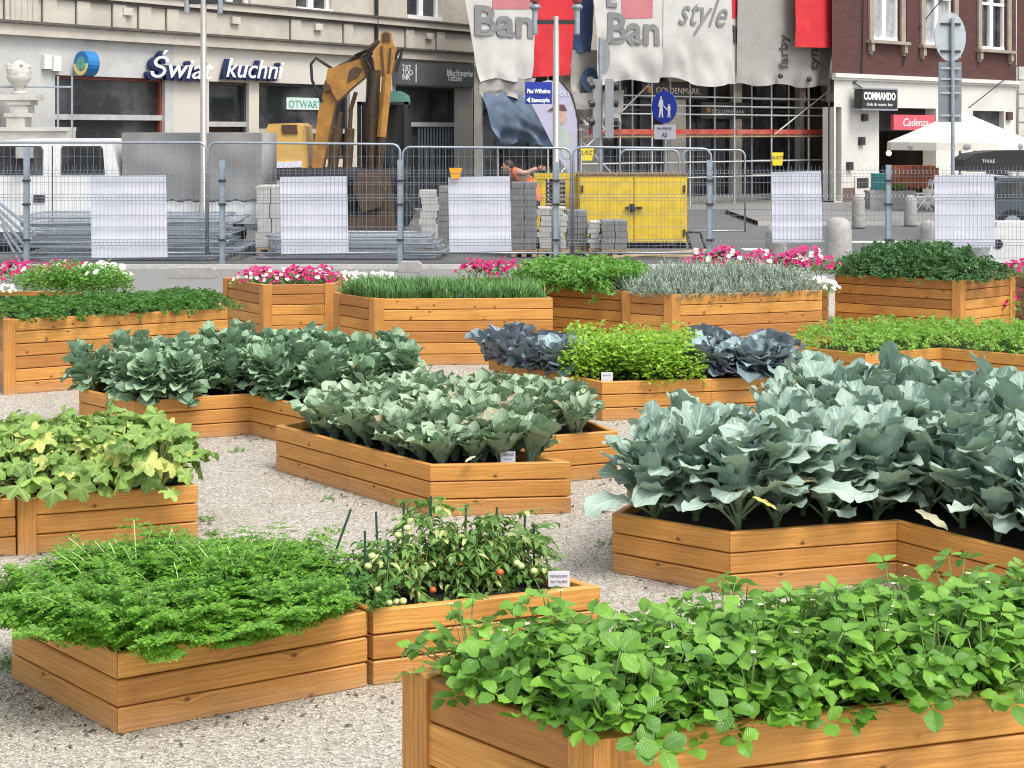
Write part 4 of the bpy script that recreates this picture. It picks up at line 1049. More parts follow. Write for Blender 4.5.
# terrace stonework at the left
YT=30.6
def st(px,py): return at(px,py,YT)
px2=YT/F
r2=empty('stone_urn',st(19,98),'weathered carved stone urn on a pedestal at the left edge','urn'); c=st(19,94.5)
mb=MB(); mb.lathe([(.16,0),(.16,.05),(.09,.08),(.12,.16),(.21,.27),(.26,.36),(.22,.40),(.25,.46),(.17,.60),(.10,.66),(.04,.70)],c,14); mb.build('bowl',STONE,r2,smooth=True)
mb=MB()
for k in range(26): a=U(0,6.28); q=U(.3,.62); mb.ball((c[0]+.2*math.cos(a),c[1]+.2*math.sin(a),c[2]+q),U(.035,.06),6,4)
mb.build('carved_fruit',STONE,r2,smooth=True)
r2=empty('stone_balustrade',st(15,215),'low pale stone terrace balustrade with slabs and blocks at the left edge','balustrade')
mb=MB()
def stb(x0,x1,y0,y1,dp=.55,mi=0): a=st(x0,y1);b=st(x1,y0); mb.box(((a[0]+b[0])/2,YT+.0,(a[2]+b[2])/2),(b[0]-a[0],dp,b[2]-a[2]),mi=mi)
stb(-60,40,94.6,100.5); stb(11,34,100.7,105,.5); stb(14,31,105.2,113,.45); stb(8,36,113.2,117,.5); stb(10,28,117.2,127,.45); stb(-60,72,127.2,131,.6); stb(-60,72,131.2,200,.5)
mb.build('stonework',STONE,r2)
r2=empty('handrail',st(66,140),'thin grey metal handrail with two posts in front of the first shop window','handrail'); mb=MB()
for x in (58,72): mb.tube([st(x,76),st(x,150)],.022,6)
mb.tube([st(-40,86.5),st(72,87)],.022,6); mb.build('rail',GALV,r2)
for (x,y0,y1,lab) in ((45,55,69,'white and orange alarm box on the grey wall'),(54,56,71,'white junction box beside the round sign')):
    mb=MB(); FL.box(mb,sx(x-4),sx(x+4),zz(x,y1),zz(x,y0),.003,.12); tag(mb.build('wall_box',simple('box_white',(.7,.69,.66),.5)),lab,'box')

# ------------------------------------------------------------------ street posts
def pole(px,py0,py1,Y,r,mb): mb.tube([at(px,py1,Y),at(px,py0,Y)],r,10)
def lamp(px,ytop,Y,hw,label,thick):
    root=empty('street_lamp',(X_(px,Y),Y,0),label,'street lamp'); x=X_(px,Y); zt=Z_(ytop,Y)
    mb=MB(); mb.tube([(x,Y,0),(x,Y,.9),(x,Y,.92),(x,Y,zt+.1)],[thick*1.3,thick*1.3,thick,thick*.85],12); mb.build('pole',simple('aluminium_pole',(.34,.32,.29),.4,.3,var=.1),root,smooth=True)
    mb=MB(); mb.box((x,Y,zt),(2*hw+.06,.06,.08)); mb.build('cross_arm',DARKMETAL,root)
    for sgn in (-1,1):
        mb=MB(); c=(x+sgn*hw,Y,zt-.22); mb.lathe([(.045,0),(.05,.02),(.05,.42),(.075,.44),(.10,.47),(.10,.50),(.03,.56)],c,12); q=mb.build('lantern',GALV,root,smooth=False)
        mb=MB(); mb.lathe([(.08,0),(.13,.28),(.11,.34),(.03,.42)],(c[0],c[1],c[2]+.56),12); mb.build('lamp_shade',simple('lamp_red',(.25,.05,.04),.4) if px>400 else DARKMETAL,q)
lamp(203.5,2,28.0,.31,'plain aluminium street lamp with two hanging cans in front of the beige house',.065)
lamp(556,22,26.4,.37,'aluminium street lamp with red-topped lanterns in front of the banners',.062)
# street name sign
r=empty('street_name_sign',at(540,104,26.3),'blue street name sign with white lettering on the lamp pole','street sign'); Y=26.28
mb=MB(); a=at(525,104,Y);b=at(552,82,Y); mb.box(((a[0]+b[0])/2,Y,(a[2]+b[2])/2),(b[0]-a[0],.03,b[2]-a[2]),rz=R(6)); mb.build('panel',simple('street_sign_blue',(.012,.035,.30),.4,var=.05),r)
M=frame(at(527,93,Y-.06),(1,.1,0),(.1,-1,0)); text('Plac Wilhelma',.10,TEXTW,M,.002,r,wid=.41,bold=.004)
M=frame(at(526.5,102,Y-.06),(1,.1,0),(.1,-1,0)); text('◄ Szewczyka',.10,TEXTW,M,.002,r,wid=.41,bold=.004)
# traffic light seen from behind
Y=31.3; r=empty('traffic_light',(X_(601,Y),Y,0),'grey traffic light with visors and an oval sign back on a thin pole','traffic light')
mb=MB(); mb.tube([(X_(600.5,Y),Y,0),at(600.5,38,Y)],.045,8); mb.build('pole',GALV,r)
GREYP=simple('grey_signal_plastic',(.26,.28,.29),.5,var=.08)
for x in (597,609):
    mb=MB(); a=at(x-4.2,138,Y-.0);b=at(x+4.2,79,Y); mb.box(((a[0]+b[0])/2,Y+(.03 if x<600 else -.06),(a[2]+b[2])/2),(b[0]-a[0],.16,b[2]-a[2]))
    hd=mb.build('signal_head',GREYP,r)
    for k in range(3):
        z=Z_(85+18*k,Y); cx2=X_(x,Y)+(.07 if x>600 else -.06); mb=MB(); mb.tube([(cx2,Y-.03,z),(cx2+(.12 if x>600 else -.1),Y-.05,z-.02)],[.075,.08],10); mb.build('visor',DARKMETAL,hd)
mb=MB(); c=Vector(at(604,57,Y+.06)); K=20
mb.slab([(c.x+.13*math.cos(2*PI*i/K)+0,Y+.07,c.z+.37*math.sin(2*PI*i/K)) for i in range(K)],(.0,.03,0)); mb.build('sign_back',GREYP,r)
# footpath sign
Y=31.25; r=empty('footpath_sign',(X_(664,Y),Y,0),'round blue sign with a white adult and child figure above a white plate','road sign')
mb=MB(); mb.tube([(X_(665,Y)+.02,Y+.06,0),(X_(665,Y)+.02,Y+.06,Z_(92,Y))],.03,8); mb.build('pole',GALV,r)
nrm=Vector((-.72,-.69,0)).normalized(); us=Vector((-nrm.y,nrm.x,0)); c=Vector(at(664,107,Y))
SCL=1.09
def dd(x,z,o): return tuple(c+us*x*SCL+Vector((0,0,z*SCL))+nrm*o)
K=28; mb=MB(); mb.slab([dd(.31*math.cos(2*PI*i/K),.31*math.sin(2*PI*i/K),0) for i in range(K)],tuple(nrm*-.02)); dsk=mb.build('disc',simple('sign_blue',(.01,.04,.34),.35,var=.04),r)
mb=MB()
def fig(x,z,h):
    mb.slab([dd(x+.055*h*math.cos(2*PI*i/10),z+.9*h+.06*h*math.sin(2*PI*i/10),.004) for i in range(10)],tuple(nrm*.004))
    P=[(-.10,.82),(.10,.82),(.14,.5),(.10,.5),(.09,.62),(.09,.42),(.13,.0),(.05,.0),(.01,.36),(-.06,.0),(-.14,.0),(-.08,.42),(-.08,.62),(-.12,.48),(-.16,.5)]
    mb.slab([dd(x+p[0]*h,z+p[1]*h,.004) for p in P],tuple(nrm*.004))
fig(-.07,-.2,.42); fig(.13,-.2,.27); mb.slab([dd(.0,.02,.004),dd(.10,-.05,.004),dd(.10,-.07,.004),dd(.0,0,.004)],tuple(nrm*.004)); mb.build('pictogram',TEXTW,dsk)
mb=MB(); c=Vector(at(664.5,132,Y-.01)); mb.slab([dd(-.26,-.14,0),dd(.26,-.14,0),dd(.26,.14,0),dd(-.26,.14,0)],tuple(nrm*-.01)); pl=mb.build('plate',WHITE,r)
text('nie dotyczy',.085,TEXTD,frame(dd(0,.05,.004),us,nrm),.002,pl,align='CENTER'); text('AS',.13,TEXTD,frame(dd(0,-.10,.004),us,nrm),.002,pl,align='CENTER')
# round sign from behind
SCL=1.0
Y=28.0; r=empty('road_sign',(X_(953,Y),Y,0),'tall pole with the grey back of a round sign above two grey plates','road sign')
mb=MB(); mb.tube([(X_(953,Y),Y,0),at(952.5,18,Y)],.036,8); mb.build('pole',GALV,r)
BACKG=simple('sign_back_grey',(.42,.46,.48),.4,.2,var=.08); BACKG2=simple('plate_back_grey',(.20,.22,.24),.5,.2,var=.1)
c=Vector(at(950.5,37,Y+.05)); nrm=Vector((.3,-.95,0)).normalized(); us=Vector((-nrm.y,nrm.x,0)); K=30
mb=MB(); mb.slab([dd(.335*math.cos(2*PI*i/K),.46*math.sin(2*PI*i/K),0) for i in range(K)],tuple(nrm*-.02)); d0=mb.build('disc',BACKG,r)
mb=MB(); 
for z in (.24,-.27): mb.slab([dd(-.22,z-.02,.002),dd(.2,z-.02,.002),dd(.2,z+.02,.002),dd(-.22,z+.02,.002)],tuple(nrm*.03))
mb.build('bracket',DARKMETAL,d0)
for y0,y1 in ((62,85.5),(86.5,122)):
    a=at(938,y1,Y+.05);b=at(962,y0,Y+.05); mb=MB(); mb.box(((a[0]+b[0])/2,Y+.05,(a[2]+b[2])/2),(b[0]-a[0],.02,b[2]-a[2]),rz=R(8)); pl=mb.build('plate',BACKG2,r)
    mb=MB(); 
    for z in (a[2]+.12,b[2]-.12): mb.box(((a[0]+b[0])/2,Y+.02,z),(.38,.03,.035))
    mb.build('bracket',BACKG,pl)

# ------------------------------------------------------------------ excavator
Y=35.0; ex=lambda px,py,dy=0: at(px,py,Y+dy)
EXY=simple('excavator_yellow',(.40,.19,.035),.5,var=.2,scale=5,dirt_sheen=(.09,.05,.022),dirt_sheen_amt=.55,dscale=2.2); EXB=simple('excavator_brown',(.075,.042,.02),.65,var=.3,scale=6,dirt_sheen=(.05,.035,.025),dirt_sheen_amt=.7); EXC=simple('excavator_cream',(.60,.36,.10),.45,var=.08,dirt_sheen=(.3,.17,.06),dirt_sheen_amt=.35)
DARKB=simple('oily_dark_brown',(.05,.03,.016),.5,var=.4)
CHROME=simple('piston_rod',(.45,.43,.40),.3,.7)
r=empty('excavator',(X_(345,Y),Y,0),'muddy orange-yellow excavator with its boom folded high, behind the fence','excavator')
def prof(mb,pts,y0,y1,mi=0):
    p=[at(x,y,Y) for x,y in pts]; mb.slab([(q[0],Y+y0,q[2]) for q in p],(0,y1-y0,0),mi)
mb=MB(); prof(mb,[(263,168),(264,136),(270,124),(298,123),(303,126),(307,168)],-.2,1.6); prof(mb,[(283,125),(298,125),(299,134),(284,134)],-.23,-.201,1); prof(mb,[(274,162),(303,161),(303,167),(274,168)],-.23,-.201,2); bd=mb.build('engine_cover',[EXC,EXB,WHITE],r)
mb=MB(); prof(mb,[(262,168.5),(405,168.5),(405,180),(262,180)],-.3,1.7); mb.build('chassis',DARKMETAL,r)
mb=MB(); prof(mb,[(327,69),(364,57),(369,73),(352,87),(337,101),(331,93),(325,81)],.1,.62); prof(mb,[(347,82),(349,70),(355,66),(362,69),(357,77)],.07,.099,1); prof(mb,[(325,81.5),(336,97),(332,114),(322,168),(311,168),(317,113)],.15,.58); prof(mb,[(325,80),(337,101),(338,103),(324,83)],.06,.099,1); mb.build('boom',[EXY,EXB],r)
mb=MB(); prof(mb,[(323,84),(329,84),(331,90),(324,92)],.0,.7); prof(mb,[(360,57),(371,56),(374,74),(366,78)],.05,.66); mb.build('boom_pivot',EXB,r)
mb=MB(); mb.tube([ex(333,70,.2),ex(352,60,.2),ex(379,41,.1)],.05,6); mb.tube([ex(344,67,.3),ex(365,57,.3),ex(380,46,.2)],.07,8); mb.build('arm_cylinder',EXB,r)
mb=MB(); prof(mb,[(380,43),(382,33),(386,31),(391,33),(393,44),(396,48),(395,61),(391,76),(384,78),(376,74),(373,52)],-.12,.2); prof(mb,[(383,34),(386,32.5),(390,34),(390.5,42),(383,42)],-.15,-.121,1); prof(mb,[(381,47),(383,46),(385,75),(383,76)],-.16,-.121,1); prof(mb,[(390,48),(392,48),(390,74),(388,74)],-.16,-.121,1); mb.build('dipper_arm',[EXY,EXB],r)
mb=MB(); mb.tube([ex(376,70,-.1),ex(373,110,-.1),ex(372,172,-.1)],[.12,.14,.13],8); mb.tube([ex(369,78,.0),ex(367,150,.0)],.06,8); mb.build('hydraulic_cylinder',DARKB,r)
mb=MB(); mb.tube([ex(388,74,-.25),ex(386,100,-.25),ex(382,137,-.25)],[.09,.1,.1],8); mb.tube([ex(384,76,-.2),ex(379,137,-.2)],.05,6); mb.build('piston',EXY,r)
mb=MB(); mb.tube([ex(382,137,-.25),ex(379,172,-.25)],.09,8); mb.tube([ex(356,92,.05),ex(350,112,.05)],.05,8); mb.build('piston_sleeve',DARKB,r)
mb=MB(); mb.tube([ex(351,110,.05),ex(350,128,.05),ex(349.8,128.5,.05),ex(347,172,.05)],[.05,.05,.12,.12],10); mb.tube([ex(341,112,.05),ex(338,128,.05),ex(337.8,128.5,.05),ex(332,172,.05)],[.055,.055,.13,.13],10); mb.build('lift_cylinder',EXB,r)
mb=MB(); prof(mb,[(364,101),(366,92),(397,90),(404,94),(405,101)],.7,1.9); mb.build('cab_roof',simple('green_cab_roof',(.10,.25,.19),.4,var=.1),r)
mb=MB()
for x in (356,366,404):
    prof(mb,[(x-2,101),(x+2,101),(x+2,170),(x-2,170)],.7,.8); prof(mb,[(x-2,101),(x+2,101),(x+2,170),(x-2,170)],1.8,1.9)
prof(mb,[(354,101),(406,101),(406,104),(354,104)],.7,1.9); cab=mb.build('cab',DARKMETAL,r)
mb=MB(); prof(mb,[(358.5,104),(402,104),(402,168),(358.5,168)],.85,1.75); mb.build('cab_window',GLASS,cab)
mb=MB()
for pts in ([(336,71),(325,64),(316,58),(311,64),(312,80),(317,92),(322,102)],[(345,66),(356,55),(368,50),(380,42)],[(396,72),(401,55),(403,48),(398,52),(394,60)],[(372,70),(366,60),(374,48),(384,40)],[(370,72),(367,100),(373,130),(369,160)]):
    mb.tube([ex(x,y,-.05 if x>360 else .15) for x,y in pts],.035,6)
mb.build('hose',RUBBER,r)
mb=MB(); prof(mb,[(268,229),(262,215),(268,196),(300,194),(400,194),(410,200),(412,215),(404,229)],-.45,.0); prof(mb,[(268,229),(262,215),(268,196),(400,194),(412,215),(404,229)],1.2,1.65); mb.build('track',RUBBER,r)
mb=MB(); prof(mb,[(290,181),(392,181),(398,193),(284,193)],.0,1.2); prof(mb,[(364,170),(392,170),(396,225),(360,225)],-.6,-.46); mb.build('undercarriage',EXB,r)
mb=MB(); prof(mb,[(357,186),(361,173),(380,176),(388,188),(385,205),(366,210)],-.95,-.2); prof(mb,[(345,214),(398,214),(402,229),(340,229)],-1.2,-1.08); mb.build('bucket',EXB,r)

# ------------------------------------------------------------------ pick-up lorry
Y=28.3; vx=lambda px,py,dy=0: at(px,py,Y+dy)
r=empty('lorry',(X_(90,Y),Y,0),'white double-cab lorry with a grey tarpaulin back behind the left fence','lorry')
def vprof(mb,pts,y0,y1,mi=0):
    p=[at(x,y,Y) for x,y in pts]; mb.slab([(q[0],Y+y0,q[2]) for q in p],(0,y1-y0,0),mi)
mb=MB(); vprof(mb,[(-70,232),(-70,190),(-40,182),(-14,150),(0,141),(30,138.5),(100,138.5),(112,142),(119,176),(119,232)],0,1.8); bd=mb.build('cab_body',VANW,r)
for pts in ([(-8,175),(-6,152),(0,146),(41,146),(43.5,150),(43,175)],[(61,174.5),(61,149),(63,146),(101,146),(103,149),(105,174.5)]):
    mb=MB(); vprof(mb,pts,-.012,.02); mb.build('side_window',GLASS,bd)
mb=MB(); vprof(mb,[(52,146),(53,146),(53,226),(52,226)],-.008,.01); vprof(mb,[(-2,226),(-2,180),(-1,180),(-1,226)],-.008,.01); mb.build('door_gap',DARKMETAL,bd)
mb=MB(); vprof(mb,[(34,195),(45,195),(45,202),(34,202)],-.03,.0); mb.build('door_handle',BLACK,bd)
mb=MB(); vprof(mb,[(20,147),(34,147),(34,158),(20,158)],-.25,-.02); mb.build('side_mirror',simple('mirror_shell',(.4,.4,.4),.4),bd)
TARP=simple('grey_tarpaulin',(.24,.24,.235),.9,var=.10,scale=2,bmp=.35,dirt_sheen=(.2,.19,.18))
mb=MB(); n=30
def tarp():
    xs=np.linspace(122,262,40); zs_=np.linspace(0,1,14); V=[];Fc=[]
    for j,t in enumerate(zs_):
        for i,x in enumerate(xs):
            y=133+ t*67; q=at(x,y,Y); w=.045*math.sin(i*.38+t*3.5+math.sin(i*.17)*2)+.018*math.sin(i*.21-t*8)+.02*math.sin(t*6+i*.13)
            V.append((q[0],Y-.03+w*(.3+.7*math.sin(PI*t)),q[2]))
    K=len(xs)
    for j in range(len(zs_)-1):
        for i in range(K-1): a=j*K+i; Fc.append([a,a+1,a+K+1,a+K])
    mb.add(V,Fc)
    a=at(122,132.5,Y);b=at(262,200,Y)
    mb.box(((a[0]+b[0])/2,Y+.95,(a[2]+b[2])/2),(b[0]-a[0]-.02,1.75,a[2]-b[2]))
tarp(); mb.build('tarpaulin',TARP,r,smooth=True)
mb=MB(); vprof(mb,[(121,201),(264,201),(264,224),(121,224)],-.03,1.9); mb.build('load_bed',VANW,r)
mb=MB()
for k in range(9): x=124+k*16; mb.tube([vx(x,199.5,-.06),vx(x+8,202,-.06),vx(x+16,199.5,-.06)],.012,4)
mb.build('tarp_rope',RUBBER,r)
for x in (-30,225):
    mb=MB(); mb.tube([(X_(x,Y),Y+.05,.36),(X_(x,Y),Y+.3,.36)],.36,18); w=mb.build('wheel',RUBBER,r); mb=MB(); mb.tube([(X_(x,Y),Y+.03,.36),(X_(x,Y),Y+.049,.36)],.2,14); mb.build('rim',GALV,w)

# ------------------------------------------------------------------ fences
YF=25.2; YM=25.75
def mesh_bay(x0,x1,label,ztop,zbot=.12,Y=YF):
    mb=MB(); n=int((x1-x0)/.066); w=.0020
    xs=np.linspace(x0+.04,x1-.04,n)
    zl=[zbot,zbot+.03,zbot+.24,zbot+.29,zbot+.34,zbot+.75,zbot+1.0,zbot+1.05,zbot+1.10,ztop-.17,ztop-.12,ztop-.07,ztop]
    yo=[0,0,0,-.035,0,0,0,-.035,0,0,-.035,0,0]
    for x in xs:
        vs=[]; 
        for z,o in zip(zl,yo): vs+= [(x-w,Y+o-w,z),(x+w,Y+o-w,z),(x+w,Y+o+w,z),(x-w,Y+o+w,z)]
        fs=[]
        for i in range(len(zl)-1):
            for k in range(4): fs.append([i*4+k,i*4+(k+1)%4,i*4+4+(k+1)%4,i*4+4+k])
        mb.add(vs,fs)
    for z,o in [(zbot+.03,0),(zbot+.24,0),(zbot+.29,-.035),(zbot+.34,0),(zbot+.55,0),(zbot+.75,0),(zbot+1.0,0),(zbot+1.05,-.035),(zbot+1.1,0),(zbot+1.3,0),(ztop-.17,0),(ztop-.12,-.035),(ztop-.07,0)]:
        mb.box(((x0+x1)/2,Y+o-.006,z),(x1-x0-.05,.007,.007))
    o=mb.build('mesh_fence_panel',WIRE); return tag(o,label,'fence panel','welded mesh fence panels')
PX=[-150,26,222,400,556,710,889,1062]
zt=Z_(166,YF)
labs=['welded mesh fence panel cut by the left edge','welded mesh fence panel in front of the lorry cab','welded mesh fence panel in front of the lorry tarpaulin end and engine cover','welded mesh fence panel in front of the paver stacks','welded mesh fence panel in front of the yellow site box','welded mesh fence panel in front of the road right of the site box','welded mesh fence panel with a sheet at the right edge']
for i in range(7): mesh_bay(X_(PX[i],YF),X_(PX[i+1],YF),labs[i],zt)
pl=['','grey fence post in front of the white lorry door','grey fence post in front of the lorry tarpaulin','grey fence post beside the muddy excavator','grey fence post at the foot of the street lamp','grey fence post at the right end of the tubular panels','grey fence post in front of the café with the umbrella']
for i in range(1,7):
    x=X_(PX[i],YF); yt=[0,147,160,160,162,160,165][i]; root=empty('fence_post',(x,YF,0),pl[i],'fence post','posts of the mesh fence')
    mb=MB(); mb.box((x,YF+.04,Z_(yt,YF)/2),(.09,.06,Z_(yt,YF))); mb.build('post',GALVP,root)
    mb=MB(); 
    for z in (.45,1.05,1.45): mb.box((x,YF+.025,z),(.12,.1,.035))
    mb.build('clamp',DARKMETAL,root)
SH=[(90,166,176,258,'large wrinkled white sheet on the fence in front of the lorry'),(280,347,177,254,'white sheet on the fence below the yellow engine cover'),(448,510,177,252,'white sheet on the fence left of the worker in orange'),(771,821,172,243,'smaller white sheet on the fence left of the café'),(934,994,175,248,'white sheet on the fence in front of the round sign pole')]
for (x0,x1,y0,y1,lab) in SH:
    mb=MB(); Yb=YF+.02; V=[];Fc=[];nx,nz=22,22
    for th in (0,.004):
        for j in range(nz):
            for i in range(nx):
                q=at(x0+(x1-x0)*i/(nx-1)+ (j/(nz-1))*1.5,y0+(y1-y0)*j/(nz-1)+(i/(nx-1))*-.8,Yb)
                V.append((q[0],Yb+th+.0025*math.sin(i*.9+x0)+.004*math.sin(j*.55+x0*.7+i*.12)+.003*math.sin(i*.35-j*.3+y1+x0)+.012*(abs(j-15)<1),q[2]))
    o_=nx*nz
    for j in range(nz-1):
        for i in range(nx-1): a=j*nx+i; Fc.append([a,a+nx,a+nx+1,a+1]); Fc.append([o_+a,o_+a+1,o_+a+nx+1,o_+a+nx])
    mb.add(V,Fc); tag(mb.build('white_sheet',WHITE,smooth=True),lab,'sheet','white sheets hung on the fence')
def tube_panel(x0,x1,Y,label,zt=2.05,zb=.16,slope=0):
    root=empty('site_fence_panel',((x0+x1)/2,Y,0),label,'site fence','tubular site fence panels')
    rr=.14; pts=[(x0,Y,zb)]
    for k in range(6): a=PI-PI/2*k/5; pts.append((x0+rr+rr*math.cos(a),Y,zt-rr+rr*math.sin(a)))
    for k in range(6): a=PI/2-PI/2*k/5; pts.append((x1-rr+rr*math.cos(a),Y,zt+slope-rr+rr*math.sin(a)))
    pts.append((x1,Y,zb)); mb=MB(); mb.tube(pts,.021,8); mb.tube([(x0,Y,zb+.03),(x1,Y,zb+.03)],.018,6); mb.build('frame',GALV,root,smooth=True)
    mb=MB(); w=.0017
    for x in np.arange(x0+.08,x1,.11): mb.box((x,Y,(zb+zt)/2),(2*w,2*w,zt-zb-.05))
    for z in np.arange(zb+.25,zt,.24): mb.box(((x0+x1)/2,Y,z),(x1-x0,2*w,2*w))
    mb.build('wire_mesh',GALV,root)
MP=[(-20,206.5),(208,400),(402.5,571),(573.5,711)]
ML=['tubular site fence panel in front of the lorry','tubular site fence panel in front of the excavator','tubular site fence panel in front of the barred doorway','tubular site fence panel in front of the yellow site box']
for (a,b),l_,s_ in zip(MP,ML,(0,-.03,-.02,-.03)): tube_panel(X_(a,YM),X_(b,YM),YM,l_,Z_(142.5 if a<300 else 147,YM),.16,s_)
tube_panel(X_(620,31),X_(679,31),31,'shorter tubular barrier standing behind the yellow site box',Z_(150,31),.2)
tube_panel(X_(683,31),X_(745,31),31,'tubular barrier right of the yellow site box',Z_(150,31),.2)
for (x0,x1,y0,y1,lab) in ((170,214,268,278,'long concrete block under the tubular panel by the lorry'),(398,421,263,272,'concrete block by the post beside the excavator')):
    a=W(x0,y1); x2=X_(x1,a[1]); mb=MB(); hh=.16; 
    mb.slab([(a[0],a[1],0),(x2,a[1],0),(x2,a[1],hh-.04),(x2-.05,a[1],hh),(a[0]+.05,a[1],hh),(a[0],a[1],hh-.04)],(0,.26,0)); tag(mb.build('concrete_block',CONC),lab,'concrete block')
def tagplate(x0,x1,y0,y1,Y,col,lab,name='tag',ink=None):
    a=at(x0,y1,Y);b=at(x1,y0,Y); r=empty(name,((a[0]+b[0])/2,Y,a[2]),lab,'tag'); mb=MB(); mb.slab([(a[0]+.04,Y,a[2]),(b[0]-.04,Y,a[2]),(b[0],Y,b[2]),(a[0],Y,b[2])],(0,.02,0)); mb.build('plate',col,r)
    if ink: text(ink,.12,TEXTD,FACE(((a[0]+b[0])/2,Y-.004,(a[2]+b[2])/2)),.002,r,align='CENTER')
YTG=simple('yellow_tag',(.78,.62,.03),.5,var=.06); OTG=simple('orange_tag',(.72,.33,.02),.5,var=.06)
tagplate(449,462,168,178.5,YF-.04,OTG,'orange square tag above a white sheet on the fence')
tagplate(580.5,594,148.5,160.5,30.5,YTG,'yellow tag hanging left of the footpath sign',ink='RUSZT')
# stacks of lying fence panels
def lying(px0,px1,py,Y,dep,tiltx,rz,label,wire=True):
    x0,x1=X_(px0,Y),X_(px1,Y); z=Z_(py,Y); root=empty('stacked_fence_panel',((x0+x1)/2,Y,z),label,'fence panel','fence panels lying in stacks')
    c,s=math.cos(rz),math.sin(rz); L_=(x1-x0)/2; cx2=(x0+x1)/2
    def T(u,v,w=0): return (cx2+u*c-v*s,Y+dep/2+u*s+v*c,z+v*math.tan(tiltx)+u*math.tan(rz*.25)+w)
    mb=MB(); e=.1; d_=dep/2
    mb.tube([T(-L_+e,-d_),T(L_-e,-d_),T(L_,-d_+e),T(L_,d_-e),T(L_-e,d_),T(-L_+e,d_),T(-L_,d_-e),T(-L_,-d_+e),T(-L_+e,-d_)],.021,6); mb.build('frame',GALV,root)
    mb=MB()
    for u in np.arange(-L_+.1,L_,.14): mb.tube([T(u,-d_,.012),T(u,d_,.012)],.003,3,cap=False)
    for v in np.arange(-d_+.1,d_,.2): mb.tube([T(-L_,v,.008),T(L_,v,.008)],.003,3,cap=False)
    mb.build('wire_mesh',GALV,root)
for k in range(13):
    py=268-k*4.2+U(-.7,.7); Yk=26.5+U(-.06,.12); lying(24+U(-8,14),236+U(-26,14),py,Yk,1.6,R(U(-1.2,1.2)),R(U(-2.6,2.6)),'galvanised fence panel lying in the stack in front of the lorry')
for k in range(8):
    py=262-k*3.6+U(-.5,.5); lying(262+U(-10,12),443+U(-14,4),py,26.7+U(-.08,.1),1.5,R(U(-1,1)),R(U(-1.5,1.5)),'galvanised fence panel lying in the stack in front of the excavator')
for k in range(5):
    mb=MB(); y0=205+k*9; mb.tube([at(-8+k*3,y0-8,26.3),at(34-k*3,y0+26,26.25)],.028,6); tag(mb.build('loose_tube',GALV),'grey steel tube leaning against the panel stack at the left edge','tube','loose tubes at the left edge')

# ------------------------------------------------------------------ building site
PAVER=simple('grey_paver',(.20,.20,.195),.9,var=.2,scale=7,bmp=.1); PAVL=simple('light_kerbstone',(.46,.45,.42),.9,var=.15,scale=7); PALW=simple('raw_pallet_wood',(.40,.28,.16),.8,var=.25,scale=8)
def stack(px0,px1,py0,Y,dep,mat,label,lh=.11,irr=.01,pal=True):
    x0,x1=X_(px0,Y),X_(px1,Y); zt=Z_(py0,Y); root=empty('paver_stack',((x0+x1)/2,Y,0),label,'paver stack','stacks of paving blocks'); z=.14 if pal else 0
    if pal:
        mb=MB(); w=x1-x0
        for q in (0,.5,1): mb.box((x0+.05+(w-.1)*q,Y+dep/2,.05),(.09,dep,.095))
        mb.box(((x0+x1)/2,Y+dep/2,.118),(w,dep,.036)); mb.build('pallet',PALW,root)
    mb=MB()
    while z<zt-.02:
        hh=min(lh,zt-z); nb=max(1,round((x1-x0)/.25)); ox=U(-irr,irr); w=(x1-x0)/nb
        for q in range(nb):
            for dq in range(max(1,int(dep/.3))):
                dd_=dep/max(1,int(dep/.3)); mb.box((x0+ox+w*(q+.5)+U(-irr,irr)*.4,Y+dd_*(dq+.5),z+hh/2),(w-.012,dd_-.012,hh-.008))
        z+=hh
    mb.build('blocks',mat,root)
stack(420,437,190,28,.5,PAVL,'narrow uneven stack of pale kerbstones left of the white sheet',.13,.05); stack(438.5,451,186,28.3,.6,PAVER,'dark paver stack half behind the white sheet')
stack(511,537,183,27.2,.9,PAVER,'tall dark paver stack with the worker behind it'); stack(538.5,566,208,27.4,.8,PAVL,'uneven stack of pale slabs beside the lamp pole',.1,.04)
stack(567.5,588,210,27.9,.8,PAVER,'stepped dark paver stack left of the yellow box'); stack(589,601,222,27.4,.7,PAVL,'small stack of pale slabs in front of the yellow box',.09,.03); stack(602,628,221,27.2,.8,PAVER,'low dark paver stack in front of the yellow box')
stack(256,284,186,27.6,.9,PAVL,'pallet of large pale blocks left of the white sheet below the engine cover',.27,.03)
# yellow site box on its trailer
YB=29.4; YEL=simple('worn_yellow_paint',(.72,.50,.025),.5,var=.08,scale=3,dirt_sheen=(.34,.22,.04),dirt_sheen_amt=.6,dscale=3.5)
r=empty('site_trailer',(X_(632,YB),YB,0),'scuffed yellow steel site box with double doors on a trailer frame','site box'); z0,z1=Z_(243,YB),Z_(176,YB); x0,x1=X_(579,YB),X_(687,YB)
mb=MB(); mb.box(((x0+x1)/2,YB+.8,(z0+z1)/2),(x1-x0,1.6,z1-z0)); mb.build('body',YEL,r)
mb=MB(); mb.box(((x0+x1)/2,YB+.8,z1+.02),(x1-x0+.05,1.66,.03)); mb.build('roof_rim',simple('worn_dark_rim',(.16,.10,.03),.7,var=.4,scale=9),r)
for a,b in ((580,633),(634.5,686)):
    mb=MB(); xa,xb=X_(a,YB),X_(b,YB); mb.box(((xa+xb)/2,YB-.015,(z0+z1)/2),(xb-xa,.026,z1-z0-.06)); dr=mb.build('door',YEL,r)
    mb=MB(); hx=X_(582 if a<600 else 684,YB)
    for z in (z0+.2,z1-.25): mb.box((hx,YB-.035,z),(.05,.03,.14))
    mb.build('hinge',EXB,dr)
